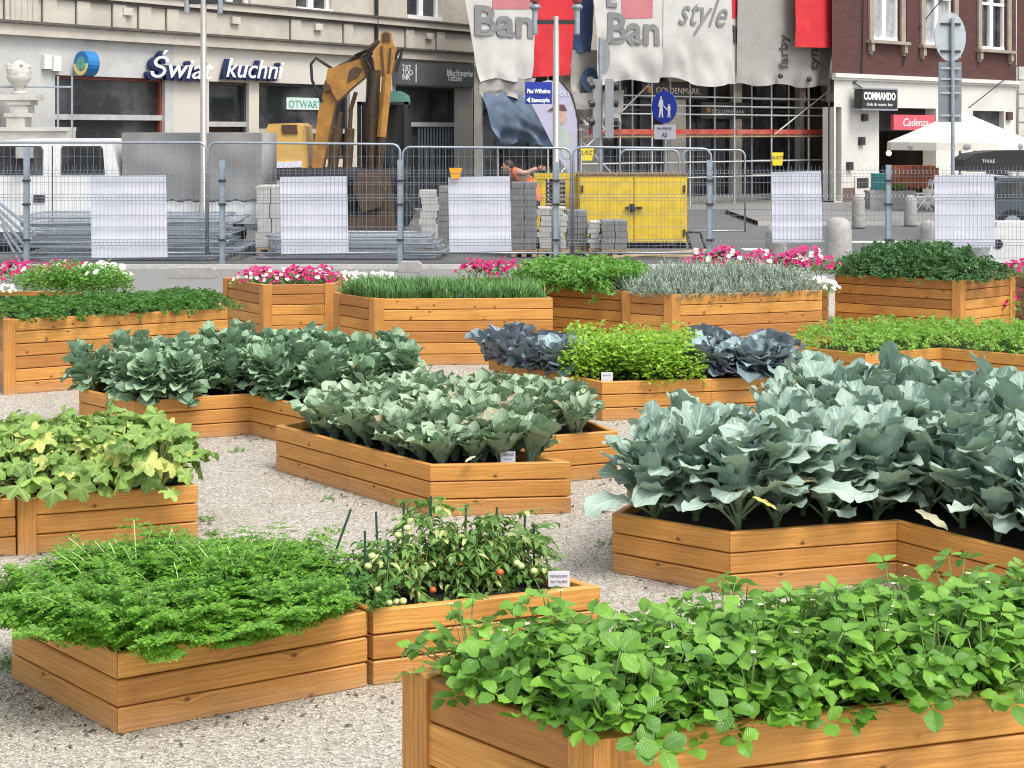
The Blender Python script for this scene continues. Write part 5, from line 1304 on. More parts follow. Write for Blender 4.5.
mb=MB(); c=at(632,208,YB-.05); mb.box(c,(.10,.05,.16)); mb.box((c[0]+.03,c[1]-.02,c[2]),(.34,.03,.05)); mb.build('latch',DARKMETAL,r)
mb=MB(); mb.box(((x0+x1)/2,YB+.8,z0-.06),(x1-x0,1.3,.1)); mb.tube([(x0+.9,YB+.1,z0-.1),(x0+.6,YB,.05)],.035,6); mb.tube([(x0+1.3,YB+.1,z0-.1),(x0+1.9,YB,.08)],.035,6); mb.tube([at(686,232,YB),at(691,248,YB),at(684,255,YB),at(655,256,YB)],.035,6); mb.tube([at(688,232,YB),at(700,232,YB),at(706,250,YB)],.03,6); mb.build('trailer_frame',DARKMETAL,r)
for x in (604,655):
    mb=MB(); mb.tube([(X_(x,YB),YB+.3,.2),(X_(x,YB),YB+.45,.2)],.2,16); mb.build('wheel',RUBBER,r)
r=empty('yellow_rack',(X_(557,30),30,0),'narrow yellow steel frame with dark slats left of the site box','rack'); mb=MB()
for x in (537,543,568,574): mb.box((X_(x,30),30.1,Z_(173,30)/2),(.11,.1,Z_(173,30)))
mb.box((X_(556,30),30.1,Z_(176,30)),(.8,.12,.12)); mb.build('frame',YEL,r); mb=MB()
for k in range(8): mb.box((X_(556,30),30.12,Z_(184+4.5*k,30)),(.42,.06,.05))
mb.build('slats',EXB,r)
# poles lying on the ground
for i,(xa,ya,xb,yb) in enumerate([(560,254,700,259),(590,262,706,254),(640,258,720,262)]):
    a=W(xa,ya);b=W(xb,yb); mb=MB(); mb.tube([(*a,.05),(*b,.06)],.035,6); tag(mb.build('timber_pole',PALW),'pale pole lying on the ground below the yellow box','pole','poles on the ground')

# worker in orange
def worker():
    Yw=28.6; q=lambda x,y,dy=0: Vector(at(x,y,Yw+dy))
    hip=q(535,190); ch=q(519,174); nk=q(512,169.5); hd=q(507.5,167)
    V=[hip,(hip+ch)/2+Vector((0,0,.03)),ch,nk, q(516,171,-.17),q(525,173.5,-.2),q(537.5,168,-.2), q(516,172,.17),q(508,181,.2),q(502,186,.1)]
    Rr=[.17,.16,.165,.065,.075,.05,.04,.075,.05,.04]
    E=[(0,1),(1,2),(2,3),(2,4),(4,5),(5,6),(2,7),(7,8),(8,9)]
    for sgn in (-1,1):
        b=len(V); V+= [hip+Vector((.02,sgn*.1,-.1)),Vector((hip.x-.06,Yw+sgn*.13,.5)),Vector((hip.x+.08,Yw+sgn*.14,.08)),Vector((hip.x-.10,Yw+sgn*.15,.05))]; Rr+=[.12,.075,.05,.05]; E+=[(0,b),(b,b+1),(b+1,b+2),(b+2,b+3)]
    me=bpy.data.meshes.new('person'); me.from_pydata([v[:] for v in V],E,[]); o=bpy.data.objects.new('person',me); COL.objects.link(o)
    m=o.modifiers.new('Skin','SKIN'); o.modifiers.new('Sub','SUBSURF').levels=1
    for i,rv in enumerate(Rr): me.skin_vertices[0].data[i].radius=(rv,rv)
    me.skin_vertices[0].data[0].use_root=True
    bpy.context.view_layer.update(); dg=bpy.context.evaluated_depsgraph_get(); m2=bpy.data.meshes.new_from_object(o.evaluated_get(dg)); bpy.data.objects.remove(o)
    vs=np.zeros(len(m2.vertices)*3); m2.vertices.foreach_get('co',vs); vs=vs.reshape(-1,3); o0=np.array((hip.x,Yw,0.)); 
    SKIN=simple('skin',(.48,.26,.17),.5,var=.08); OR=simple('orange_workwear',(.85,.18,.04),.7,var=.12); NAVY=simple('navy_trousers',(.03,.035,.06),.8,var=.2); HAIR=simple('dark_hair',(.035,.025,.02),.7)
    me=bpy.data.meshes.new('person'); fs=[list(p.vertices) for p in m2.polygons]; me.from_pydata((vs-o0).tolist(),[],fs)
    for mm in (OR,NAVY,SKIN): me.materials.append(mm)
    arm=[np.array(V[i][:]) for i in (5,6,8,9)]
    for p,f in zip(me.polygons,fs):
        c=vs[f].mean(0); p.use_smooth=True
        if c[2]<hip.z-.16: p.material_index=1
        elif min(np.linalg.norm(c-a) for a in arm)<.16 and c[0]!=0: p.material_index=2
    o=bpy.data.objects.new('person',me); COL.objects.link(o); o.location=o0; ORG[o]=o0
    tag(o,'worker in orange clothing bending over behind the tall dark paver stack','person')
    mb=MB(); mb.ball(tuple(hd),.105,14,10,(.95,.85,1.12)); mb.ball((hd.x-.10,hd.y-.03,hd.z-.01),.022,6,5); mb.ball((hd.x+.0,hd.y-.09,hd.z),.028,6,5,(.7,.4,1))
    for dy in (-.05,.03): mb.ball((hd.x-.09,hd.y+dy,hd.z+.03),.013,6,4,mi=1)
    mb.box((hd.x-.095,hd.y-.01,hd.z-.05),(.012,.05,.012),mi=1); mb.build('head',[SKIN,HAIR],o,smooth=True)
    mb=MB(); mb.ball((hd.x+.02,hd.y,hd.z+.035),.108,12,8,(.95,.9,.95)); mb.build('hair',HAIR,o,smooth=True)
    hnd=V[6]; mb=MB(); mb.ball((hnd.x+.05,hnd.y,hnd.z),.042,8,6,(1.1,.5,.8))
    for k in range(4): mb.tube([(hnd.x+.07,hnd.y-.02,hnd.z+.03-.018*k),(hnd.x+.12+.008*(k in(1,2)),hnd.y-.03,hnd.z+.032-.02*k),(hnd.x+.14+.01*(k in(1,2)),hnd.y-.015,hnd.z+.02-.02*k)],[.010,.009,.007],6)
    mb.tube([(hnd.x+.03,hnd.y-.02,hnd.z+.03),(hnd.x+.07,hnd.y-.05,hnd.z+.05)],[.011,.008],6); mb.build('hand',SKIN,o,smooth=True)
worker()
# ------------------------------------------------------------------ scaffolded middle building
a=at(466,0,38.5); b=at(838,0,48.0); FM=Facade(a[:2],(b[0]-a[0],b[1]-a[1])); sm=FM.s; zm=FM.z
root=empty('scaffolded_house',FM.pt(9,0,0),'house front under repair behind scaffolding, with dark shop windows between beige piers','building')
S0,S1=sm(474),sm(836); O_=-1.5
GREYF=simple('grey_plaster',(.46,.43,.37),.85,var=.1,scale=1.5,dirt_sheen=(.2,.18,.15),dirt_sheen_amt=.5)
FB=FM.sh(-1.5); sm=FB.s; zm=FB.z; S0,S1=sm(474),sm(836)
hl=[]
for x0,x1 in ((482,560),(600,668),(686,735),(742,800),(806,826)): hl.append((sm(x0),sm(x1),.3,3.95))
mb=MB(); FM.wall(mb,S0,S1,.1,9,hl,o=O_,depth=.35); mb.build('wall',GREYF,root)
mb=MB(); FM.box(mb,S0,S1,4.05,4.3,O_,O_+.2); mb.build('cornice',STONE,root)
for (s0,s1,c,d) in hl:
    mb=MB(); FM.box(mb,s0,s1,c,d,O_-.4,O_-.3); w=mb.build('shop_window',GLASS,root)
    mb=MB(); 
    for k in range(4): s=s0+(s1-s0)*k/3; FM.box(mb,s-.03,s+.03,c,d,O_-.3,O_-.22)
    FM.box(mb,s0,s1,2.9,2.98,O_-.3,O_-.22); mb.build('glazing_bar',FRAMED,w)
mb=MB()
for x in (690,720): s=sm(x); FM.box(mb,s,s+.5,.3,2.6,O_-.29,O_-.25)
mb.build('door_leaf',FRAMED,root)
GOLD=simple('gold_mark',(.55,.28,.05),.4,.4)
for (x,y,w_,lab,sc_) in ((645,93,54,'dark jeweller fascia with grey capital lettering under the big white banner',1.0),(704,113.5,40,'small lit jeweller sign with grey capitals behind the scaffold',.72)):
    s=sm(x); zb=zm(x,y); r=empty('jeweller_sign',FM.pt(s+.7,zb,O_),lab,'shop sign'); mb=MB(); FM.box(mb,s-.15,sm(x+w_+8),zb-.16,zb+.36,O_-.2,O_+.02); mb.build('board',FRAMED,r)
    text('GOLDENMARK',.26*sc_,simple('grey_sign_lettering',(.60,.58,.55),.5),FM.M(s+.42*sc_,zb,O_+.03),.004,r,wid=sm(x+w_)-s-.42*sc_)
    mb=MB(); c=Vector(FM.pt(s+.14,zb+.1,O_+.03)); mb.ball(tuple(c),.12*sc_,10,6,(1,.3,1)); mb.build('emblem',GOLD,r)
mb=MB(); FM.box(mb,sm(655),sm(670),zm(660,106),zm(660,96),-1.25,-1.2)
sm=FM.s; zm=FM.z
SCAF=simple('pale_scaffold_tube',(.52,.52,.50),.45,.2,var=.15)
# scaffold
r=empty('scaffold',FM.pt(9,0,0),'steel tube scaffold with a red toe board in front of the shop','scaffold')
def tb(mb,p,q,rr=.026): mb.tube([FM.pt(*p),FM.pt(*q)],rr,6)
for x in (482,498,548,581,620,652,690,734.5,771.5,808.5,829):
    for o in ((0,-.8) if x>560 else (0,)):
        mb=MB(); tb(mb,(sm(x),.1,o),(sm(x),7.5,o)); mb.build('standard',SCAF,r)
mb=MB()
sA,sB=sm(581),sm(829)
for z in (zm(700,97),zm(700,106),zm(700,114.5),.95,1.4): 
    tb(mb,(sA,z,0.03),(sB,z,0.03),.022); tb(mb,(sm(771),z,-.78),(sB,z,-.78),.022)
mb.build('ledger',SCAF,r)
TOE=simple('red_toe_board',(.40,.05,.03),.6,var=.2,dirt_sheen=(.4,.3,.25),dirt_sheen_amt=.5)
zd=zm(700,134.5)
for (x0,x1) in ((588,655),(656,733),(735,771),(772.5,829)):
    mb=MB(); FM.box(mb,sm(x0),sm(x1),zd,zd+.15,.035,.065); mb.build('toe_board',TOE,r)
mb=MB(); FM.box(mb,sA,sB,zd-.08,zd-.03,-.8,.03); mb.build('deck',PALW,r)
mb=MB(); tb(mb,(sm(560),1.2,.05),(sm(648),zm(640,84),.05),.022); tb(mb,(sm(581),2.0,.05),(sm(628),.6,.05),.022); tb(mb,(sm(773),zd,.05),(sm(829),zm(829,90),.05),.022); tb(mb,(sm(535),2.0,.05),(sm(556),2.9,.05),.02); mb.build('brace',SCAF,r)
tagp=at(777,158,0.1)
YTT=FM.d(777)-.3; tagplate(771.5,783.5,152.5,165.5,YTT,YTG,'yellow tag hanging on the right of the scaffold',ink='RUSZT')
# banners
def cloth_mat(name,col,rough=.8,tr=.12,var=.06,dirt_sheen=None):
    m=simple(name,col,rough,var=var,scale=2.2,dirt_sheen=dirt_sheen,dirt_sheen_amt=.5,dscale=1.6,bmp=.8); return m
CW=cloth_mat('dusty_white_mesh',(.50,.485,.455),dirt_sheen=(.36,.345,.32)); CG=cloth_mat('grey_dust_mesh',(.30,.285,.265),dirt_sheen=(.25,.24,.22)); CR=cloth_mat('red_banner',(.55,.022,.03),var=.12,dirt_sheen=(.35,.02,.025)); CRF=cloth_mat('faded_red_panel',(.45,.16,.17)); CBL=cloth_mat('blue_tarpaulin',(.085,.12,.17),var=.4,dirt_sheen=(.17,.22,.28)); CBR=cloth_mat('blue_cloth',(.04,.07,.16),var=.2); CINK=simple('grey_print',(.20,.20,.20),.8,var=.12); CINK2=simple('dark_print',(.06,.055,.05),.8,var=.15)  # lighter blotches on the blue tarpaulin are highlights painted into its colour
REL=[None]
def cloth(name,quad,off,mat,label,cat='banner',wr=.10,fx=3,root=None,nx=36,nz=30,hem=0,bow=.0,lab=True,thick=.008,base=None,lift=0):
    """quad: pixel corners TL,TR,BR,BL on the facade plane, hung 'off' metres in front; folds are real relief"""
    FO=FM.sh(off)
    def P(x,y,o): s=FO.s(x); return FO.pt(s,FO.z(x,y),o-off)
    ph=U(0,6); mb=MB(); V=[]; Fc=[]
    (x0,y0),(x1,y1),(x2,y2),(x3,y3)=quad
    def rel(f,t): return wr*(.5*math.sin(f*PI*2*fx+ph+t*1.2)+.3*math.sin(t*9+f*5+ph*2)+.25*math.sin((f*11-t*13)+ph)+.16*math.sin(f*27+3*math.sin(t*7+ph))+.14*math.sin(t*24-f*9+ph))*(.06+1.0*t**4)+bow*math.sin(PI*t)
    def relpx(x,y):
        t=min(1,max(0,(y-(y0+y1)/2)/((y2+y3)/2-(y0+y1)/2))); xl=x0*(1-t)+x3*t; xr=x1*(1-t)+x2*t; f=(x-xl)/(xr-xl); return rel(f,t)
    if base is None: REL[0]=relpx
    for th in (0,-thick):
        for j in range(nz):
            t=j/(nz-1)
            for i in range(nx):
                f=i/(nx-1)
                x=(x0*(1-f)+x1*f)*(1-t)+(x3*(1-f)+x2*f)*t; y=(y0*(1-f)+y1*f)*(1-t)+(y3*(1-f)+y2*f)*t
                y+=hem*math.sin(f*PI*fx+ph)*t
                o=off+(REL[0](x,y)+.012 if base else rel(f,t))
                V.append(P(x,y,o+th))
    o_=nx*nz
    for j in range(nz-1):
        for i in range(nx-1): a=j*nx+i; Fc.append([a,a+nx,a+nx+1,a+1]); Fc.append([o_+a,o_+a+1,o_+a+nx+1,o_+a+nx])
    mb.add(V,Fc)
    if root is None:
        o=mb.build(name,mat,smooth=True); tag(o,label,cat); return o
    return mb.build(name,mat,root,smooth=True)
def mk_banner(label,quad,off,mat,**k):
    r=empty('banner',FM.pt(sm((quad[0][0]+quad[1][0])/2),zm(quad[3][0],quad[3][1]),off),label,'banner'); cloth('cloth',quad,off,mat,None,root=r,**k); return r
def ink(r,s_,x,y,size,off,mat=CINK,wid=None,shear=0,rot=None,bold=.02):
    FO=FM.sh(off); s=FO.s(x); M=FO.M(s,FO.z(x,y),0)
    if rot: M=M@Matrix.Rotation(rot,4,'Z')
    o=text(s_,size,mat,M,.002,r,wid=wid,shear=shear,bold=bold)
    me=o.data; v=np.zeros(len(me.vertices)*3); me.vertices.foreach_get('co',v); v=v.reshape(-1,3); o0=ORG[o]
    nn_=np.array((FM.n[0],FM.n[1],0))
    for i in range(len(v)):
        w=v[i]+o0; px=CX+w[0]/w[1]*F; py=HY-(w[2]-H)/w[1]*F; v[i]+=nn_*(REL[0](px,py)+.035)
    me.vertices.foreach_set('co',v.ravel()); me.update(); return o
r=mk_banner('white site banner with grey Ban lettering and a faded red block, beside the beige house',[(458,-40),(537,-40),(533,80),(479,80)],.55,CW,hem=2,wr=.08)
ink(r,'Ban',472,34,1.05,.55,wid=sm(530)-sm(472),bold=.03); cloth('red_panel',[(492,-20),(531,-20),(530,9),(492,9)],.55,CRF,None,root=r,base=1,wr=.03,nx=10,nz=8)
mk_banner('hanging dusty grey cloth below the leftmost white banner',[(478,78),(536,78),(530,97),(480,97)],.5,CG,hem=3,wr=.12,nz=12)
mk_banner('plain red banner behind the street lamp',[(535,-40),(578,-40),(571,75),(534,77)],.3,CR,wr=.07,fx=2)
r=mk_banner('narrow blue cloth strip with a pale ring between the red and white banners',[(574,-40),(596,-40),(592,52),(573,52)],.12,CBR,wr=.1,fx=1)
r=mk_banner('creased grey cloth with a dark blue round emblem, beside the red banner',[(572,50),(598,50),(598,96),(570,96)],.1,CG,wr=.1,fx=1)
mb=MB(); c=FM.pt(sm(584.5),zm(584.5,80),.22); mb.add([FM.pt(sm(584.5)+.33*math.cos(2*PI*i/24),zm(584.5,80)+.33*math.sin(2*PI*i/24),.24) for i in range(24)],[list(range(24))]); mb.add([FM.pt(sm(584.5)+.14*math.cos(2*PI*i/16),zm(584.5,80)+.09*math.sin(2*PI*i/16),.246) for i in range(16)],[list(range(16))],mi=1); mb.build('emblem',[CBR,CW],r)
r=mk_banner('large white site banner with grey Ban lettering, hanging in folds above the jeweller',[(588,-40),(664,-40),(661,80),(598,84)],.62,CW,hem=2.5,wr=.16,fx=2,bow=.1)
ink(r,'Ban',603,42,1.15,.62,wid=sm(653)-sm(603),bold=.03); cloth('red_panel',[(618,-30),(651,-30),(650,18),(619,19)],.62,CRF,None,root=r,base=1,wr=.03,nx=10,nz=8); ink(r,'E',603,6,.8,.62,bold=.03)
r=mk_banner('creased white banner with black handwriting, in front of the jeweller',[(662,-40),(728,-40),(732,85),(660,80)],.66,CW,hem=3.5,wr=.18,fx=2,bow=.1)
ink(r,'style',673,24,1.15,.66,wid=sm(722)-sm(673),shear=.5,mat=CINK,bold=0)
r=mk_banner('narrow banner, red above and white below, with a dark letter',[(724,-40),(741,-40),(739,84),(728,84)],.4,CW,wr=.06,fx=1,nx=14); cloth('red_panel',[(724.5,-40),(740,-40),(739,18),(726,19)],.4,CR,None,root=r,base=1,wr=.04,nx=8,nz=10,fx=1); ink(r,'n',727,41,.95,.4,mat=CINK2,wid=.4,bold=.04)
r=mk_banner('large grey mesh banner with paint shop wording reading upwards at the right end',[(738,-40),(842,-40),(829,87),(737,84)],.5,CG,hem=1.5,wr=.10,fx=4,nx=60)
ink(r,'farby',786.5,69,.52,.5,rot=PI/2,mat=CINK2,bold=.005); ink(r,'tynki',816,70,.52,.5,rot=PI/2,mat=CINK2,bold=.012)
for x,y in ((780.5,76),(809.5,79)):
    mb=MB(); mb.ball(FM.sh(.60).pt(FM.sh(.60).s(x),FM.sh(.60).z(x,y),0),.085,10,6); mb.build('dot',CINK2,r)
mk_banner('bright red banner hung over the grey mesh at the right end of the scaffold',[(795,-40),(840,-40),(837,48),(796,47)],.95,CR,wr=.05,fx=2)
mk_banner('slack dark blue tarpaulin draped low beside the beige house',[(478,88),(526,92),(556,145),(492,143)],.45,CBL,hem=3,wr=.3,fx=3,bow=.15)
r=mk_banner('crumpled grey cloth with cut-off lettering below the red banner',[(572,94),(624,90),(622,126),(573,131)],.2,CG,wr=.25,fx=3); ink(r,'matfa',576,116,.36,.2,mat=CINK2); ink(r,'Klus',577,126,.36,.2,mat=CINK2); 
# upright flag with a portrait
Yb=33.0; r=empty('beach_flag',(X_(556,Yb),Yb,0),'lilac feather flag printed with a person in a brown hat, behind the lamp pole','flag')
LIL=simple('lilac_flag',(.50,.48,.62),.7,var=.06); pts=[(527,95),(535,84),(548,80),(560,82),(570,95),(577,120),(578,172),(571,176),(560,160),(545,130)]
mb=MB(); p=[at(x,y,Yb) for x,y in pts]; mb.slab([(q[0],Yb,q[2]) for q in p],(0,.012,0)); mb.build('cloth',LIL,r)
mb=MB(); mb.tube([(X_(578,Yb),Yb,0),at(578.5,120,Yb),at(572,95,Yb),at(560,80,Yb)],.02,6); mb.build('flag_pole',DARKMETAL,r)
def flat(pts,o,mat,nm): mb=MB(); p=[at(x,y,Yb-o) for x,y in pts]; mb.slab([(q[0],Yb-o,q[2]) for q in p],(0,.004,0)); mb.build(nm,mat,r)
flat([(556,124),(560,118),(564,126),(572,134),(573,160),(563,158),(558,142)],.008,simple('printed_shirt',(.45,.52,.48),.7,var=.1),'printed_shirt')
flat([(556,110),(566,110),(566.5,118),(563,125),(558,123)],.014,simple('printed_face',(.58,.40,.32),.7),'printed_face')
flat([(547,111),(553,107),(557,104.5),(564,104.5),(566,108),(567,111),(558,110.5)],.02,simple('printed_hat',(.13,.07,.06),.7),'printed_hat')
text('on',.22,WHITE,FACE((X_(559,Yb),Yb-.012,Z_(96,Yb))),.002,r)

# ------------------------------------------------------------------ right building
a=at(834,0,46.0); FR=Facade(a[:2],(1.125,1.0)); sr=FR.s; zr=FR.z
root=empty('brick_house',FR.pt(4,0,0),'dark red brick house with a white plastered ground floor and stone window frames','building')
S0,S1=0,sr(1016); zc=zr(900,76)
ho=[(sr(836),sr(841.5),.15,zr(840,107)),(sr(879),sr(936),.15,zr(905,108)),(sr(973),sr(1004),1.0,zr(990,111))]
mb=MB(); FR.wall(mb,S0,S1,.1,zc,ho,depth=.5); 
mb.build('ground_floor_wall',WHITER,root)
wins=[(868,904,41),(920,957,46),(977,1010,50)]
wh=[(sr(a),sr(b),zr((a+b)/2,bt),zr((a+b)/2,bt)+2.3) for a,b,bt in wins]
mb=MB(); FR.wall(mb,S0-.1,S1,zc,9,[(a+.22,b-.22,c+.02,d) for a,b,c,d in wh],depth=.3); mb.build('brick_wall',BRICK,root)
mb=MB(); FR.box(mb,-.1,S1,zc-.13,zc,.003,.14); FR.box(mb,-.1,S1,zc-.2,zc-.133,.003,.08); mb.build('cornice',WHITER,root)
for a,b,c,d in wh:
    mb=MB(); FR.box(mb,a,a+.22,c,d,.003,.07); FR.box(mb,b-.22,b,c,d,.003,.07); FR.box(mb,a-.1,b+.1,c-.1,c-.002,.003,.2)
    for s in (a,b-.16): FR.box(mb,s,s+.16,c-.36,c-.103,.003,.15); FR.box(mb,s+.02,s+.14,c-.45,c-.363,.003,.09)
    w=mb.build('window',simple('sandstone',(.33,.28,.22),.85,var=.12,scale=3,dirt_sheen=(.15,.12,.1),dirt_sheen_amt=.5),root)
    mb=MB(); A,B=a+.22,b-.22; t=.1; FR.box(mb,A,A+t,c,d,-.2,-.1); FR.box(mb,B-t,B,c,d,-.2,-.1); m=(A+B)/2; FR.box(mb,m-.11,m+.11,c,d,-.2,-.09); FR.box(mb,A,B,c,c+.12,-.21,-.08); FR.box(mb,A,B,c+1.55,c+1.65,-.205,-.085); mb.build('frame',FRAMEW,w)
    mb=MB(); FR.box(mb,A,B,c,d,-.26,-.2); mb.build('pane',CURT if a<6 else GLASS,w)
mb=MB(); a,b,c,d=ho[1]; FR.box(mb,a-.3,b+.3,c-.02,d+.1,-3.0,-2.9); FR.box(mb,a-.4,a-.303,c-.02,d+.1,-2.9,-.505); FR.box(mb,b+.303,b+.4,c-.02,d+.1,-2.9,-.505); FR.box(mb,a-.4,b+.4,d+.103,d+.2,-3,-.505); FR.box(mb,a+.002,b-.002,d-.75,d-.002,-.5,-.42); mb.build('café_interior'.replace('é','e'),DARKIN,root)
mb=MB(); a2=a+.05
FR.box(mb,a+1.6,b-.05,.3,d-.85,-2.6,-2.5); mb.build('red_back_wall',simple('dark_red_wall',(.16,.025,.015),.8,var=.3),root)
mb=MB(); a,b,c,d=ho[2]; FR.box(mb,a,b,c,d,-.3,-.2); mb.build('side_window',GLASS,root)
a,b,c,d=ho[0]; mb=MB(); FR.box(mb,a,b,c,d,-.3,-.2); mb.build('door',FRAMED,root)
# dark doorway between scaffold and pillar
s0,s1=sr(842.5),sr(878)
mb=MB(); FR.box(mb,s0,s1,.12,.55,.003,.03); mb.build('plinth',simple('brown_tiles',(.14,.09,.07),.6,var=.2),root)
mb=MB(); FR.box(mb,sr(854),sr(868.5),zr(861,197),zr(861,176),.003,.05); FR.box(mb,sr(855.5),sr(867),zr(861,188),zr(861,178),.051,.06,1); mb.build('meter_box',[WHITER,DARKMETAL],root)
for (x,y0,y1,lab) in ((863.5,114,121,'small black house number plate on the white pillar'),(860.5,137,145,'round dark lamp fitting on the white pillar'),(848.5,162,170,'small dark doorbell box low on the white pillar'),(1008,112,120,'brown alarm box beside the upper end of the umbrella')):
    mb=MB(); FR.box(mb,sr(x-2.4),sr(x+2.4),zr(x,y1),zr(x,y0),.003,.1); tag(mb.build('wall_fitting',DARKMETAL if x<1000 else EXB),lab,'wall fitting')
# signs
r=empty('projecting_sign',FR.pt(sr(866),zr(866,110),.2),'black box sign with white capitals on the white pillar','shop sign'); mb=MB(); s0,s1=sr(849),sr(883); z0,z1=zr(866,109),zr(866,90); FR.box(mb,s0,s1,z0,z1,.2,.5); FR.box(mb,s0-.05,s1+.05,z1+.002,z1+.05,.18,.52,1); FR.box(mb,s0-.05,s1+.05,z0-.05,z0-.002,.18,.52,1); FR.box(mb,s1+.002,s1+.05,z0,z1,.18,.52,1); mb.build('box',[BLACK,GALV],r)
text('COMMANDO',.32,TEXTW,FR.M(s0+.06,zr(866,100),.505),.004,r,wid=s1-s0-.12,bold=.012); text('club & music bar',.13,TEXTW,FR.M(s0+.2,zr(866,106),.505),.003,r,wid=s1-s0-.4)
r=empty('cafe_sign',FR.pt(sr(911),zr(911,130),.1),'pink sign with white cursive lettering above the café opening','shop sign'); mb=MB(); FR.box(mb,sr(890.5),sr(931.5),zr(911,130),zr(911,115),.01,.12); mb.build('board',simple('pink_sign',(.66,.09,.12),.5,var=.05),r); text('Cadenza',.36,TEXTW,FR.M(sr(899),zr(899,126),.125),.003,r,shear=.25,wid=sr(924)-sr(899))
mb=MB(); 
for pts in ([(862,0),(861,60),(860,78),(852,83)],[(853,83),(858,86),(866,92)],[(1014,62),(1000,78),(975,98),(962,108)],[(940,-5),(930,12),(918,28)],[(905,0),(905,50),(902,66)]):
    mb=MB(); mb.tube([FR.pt(sr(x),zr(x,y),.25 if x>930 else .05) for x,y in pts],.02,5); tag(mb.build('cable',RUBBER),'thin black cable hanging on the brick house front','cable','cables on the brick house')
# hanging bulbs
LB=emit('warm_bulb',(1,.62,.2),6)
for i,(x,y) in enumerate(((880,150),(888,148.5),(902,148),(920,153.5))):
    s=sr(x); z=zr(x,y); r=empty('hanging_bulb',FR.pt(s,z,-1.2),['warm bulb hanging at the left side of the café opening','warm bulb hanging second from the left in the café','small warm bulb hanging in the middle of the café opening','lowest warm bulb hanging near the red wall in the café'][i],'lamp')
    mb=MB(); mb.ball(FR.pt(s,z,-1.2),.09,10,8); mb.build('bulb',LB,r,smooth=True); mb=MB(); mb.tube([FR.pt(s,z+.09,-1.2),FR.pt(s,3.3,-1.2)],.012,4); mb.build('cord',BLACK,r)
# grey neighbour
aN=FR.pt(sr(1016)+.02,0,0); FN=Facade(aN[:2],(1.125,1.0)); root=empty('stone_house',FN.pt(2,0,0),'grey stone-faced house front at the right edge','building'); mb=MB(); FN.wall(mb,0,7,.1,4.6,[(1.2,3.4,.3,3.6)],o=.05); mb.build('wall',STONE,root); mb=MB(); FN.wall(mb,0,7,4.6,9,[(2,3.2,5.3,7.5)],o=.02); mb.build('brick_wall',BRICK,root)
mb=MB()
for k in range(9): FN.box(mb,0,.55 if k%2 else .4,.15+.5*k,.6+.5*k,.053,.11)
mb.build('quoin',STONE,root); mb=MB(); FN.box(mb,1.2,3.4,.3,3.6,-.2,-.1); mb.build('shop_window',GLASS,root)

# ------------------------------------------------------------------ umbrella, chairs, planters, bollards
Yu=42.0; cx2,cz2=X_(960,Yu),Z_(110,Yu); rz_=Z_(142,Yu); RAD=X_(960,Yu)-X_(886,Yu)
r=empty('parasol',(cx2,Yu,.1),'large cream parasol with valance in front of the white ground floor','parasol')
UMB=simple('cream_canvas',(.74,.70,.60),.8,var=.05,scale=1.5)
mb=MB(); V=[(cx2,Yu,cz2)]; n=8; sub=4; rings=[]
for j in range(1,sub+1):
    for k in range(n*2):
        a=2*PI*k/(n*2)+.2; f=j/sub; rad=RAD*f*(1 if k%2==0 else .955); V.append((cx2+rad*math.cos(a),Yu+rad*math.sin(a),cz2-(cz2-rz_)*(f**.95)-(.05*math.sin(PI*f) if k%2 else 0)))
K=n*2
Fc=[[0,1+k,1+(k+1)%K] for k in range(K)]
for j in range(sub-1):
    for k in range(K): a=1+j*K; Fc.append([a+k,a+K+k,a+K+(k+1)%K,a+(k+1)%K])
b0=len(V); base=1+(sub-1)*K
for k in range(K): q=V[base+k]; V.append((cx2+(q[0]-cx2)*1.005,Yu+(q[1]-Yu)*1.005,q[2]-.22))
for k in range(K): Fc.append([base+k,b0+k,b0+(k+1)%K,base+(k+1)%K])
mb.add(V,Fc); mb.build('canopy',UMB,r)
mb=MB(); mb.tube([(cx2,Yu,.1),(cx2,Yu,cz2+.12)],.035,8); mb.build('pole',GALV,r)
mb=MB(); EMB=simple('grey_print_mark',(.30,.30,.30),.7)
for k in range(9,16,2):
    q=(np.array(V[b0+k])+np.array(V[base+k]))/2; d=q-np.array((cx2,Yu,q[2])); d/=np.linalg.norm(d); mb.ball(tuple(q+d*.0),.11,8,6,(1,.3,.8))
mb.build('printed_badge',EMB,r)
def chair(px,py,Y,label):
    c=W(px,py); r=empty('folding_chair',(c[0],c[1],.1),label,'chair'); x,y=c; w=.2; mb=MB()
    for s in (-w,w): mb.tube([(x-.22,y+s,.1),(x+.2,y+s,.62),(x+.26,y+s,.95)],.018,5); mb.tube([(x+.24,y+s,.1),(x-.2,y+s,.56)],.018,5)
    mb.build('leg_frame',FRAMEW,r); mb=MB(); mb.box((x,y,.57),(.42,.42,.03)); mb.build('seat',FRAMEW,r); mb=MB(); mb.box((x+.25,y,.88),(.03,.42,.16),ry=R(14)); mb.build('backrest',FRAMEW,r)
chair(922,214,0,'white folding chair in front of the café opening'); chair(931,213,0,'second white folding chair, nearer the fence sheet')
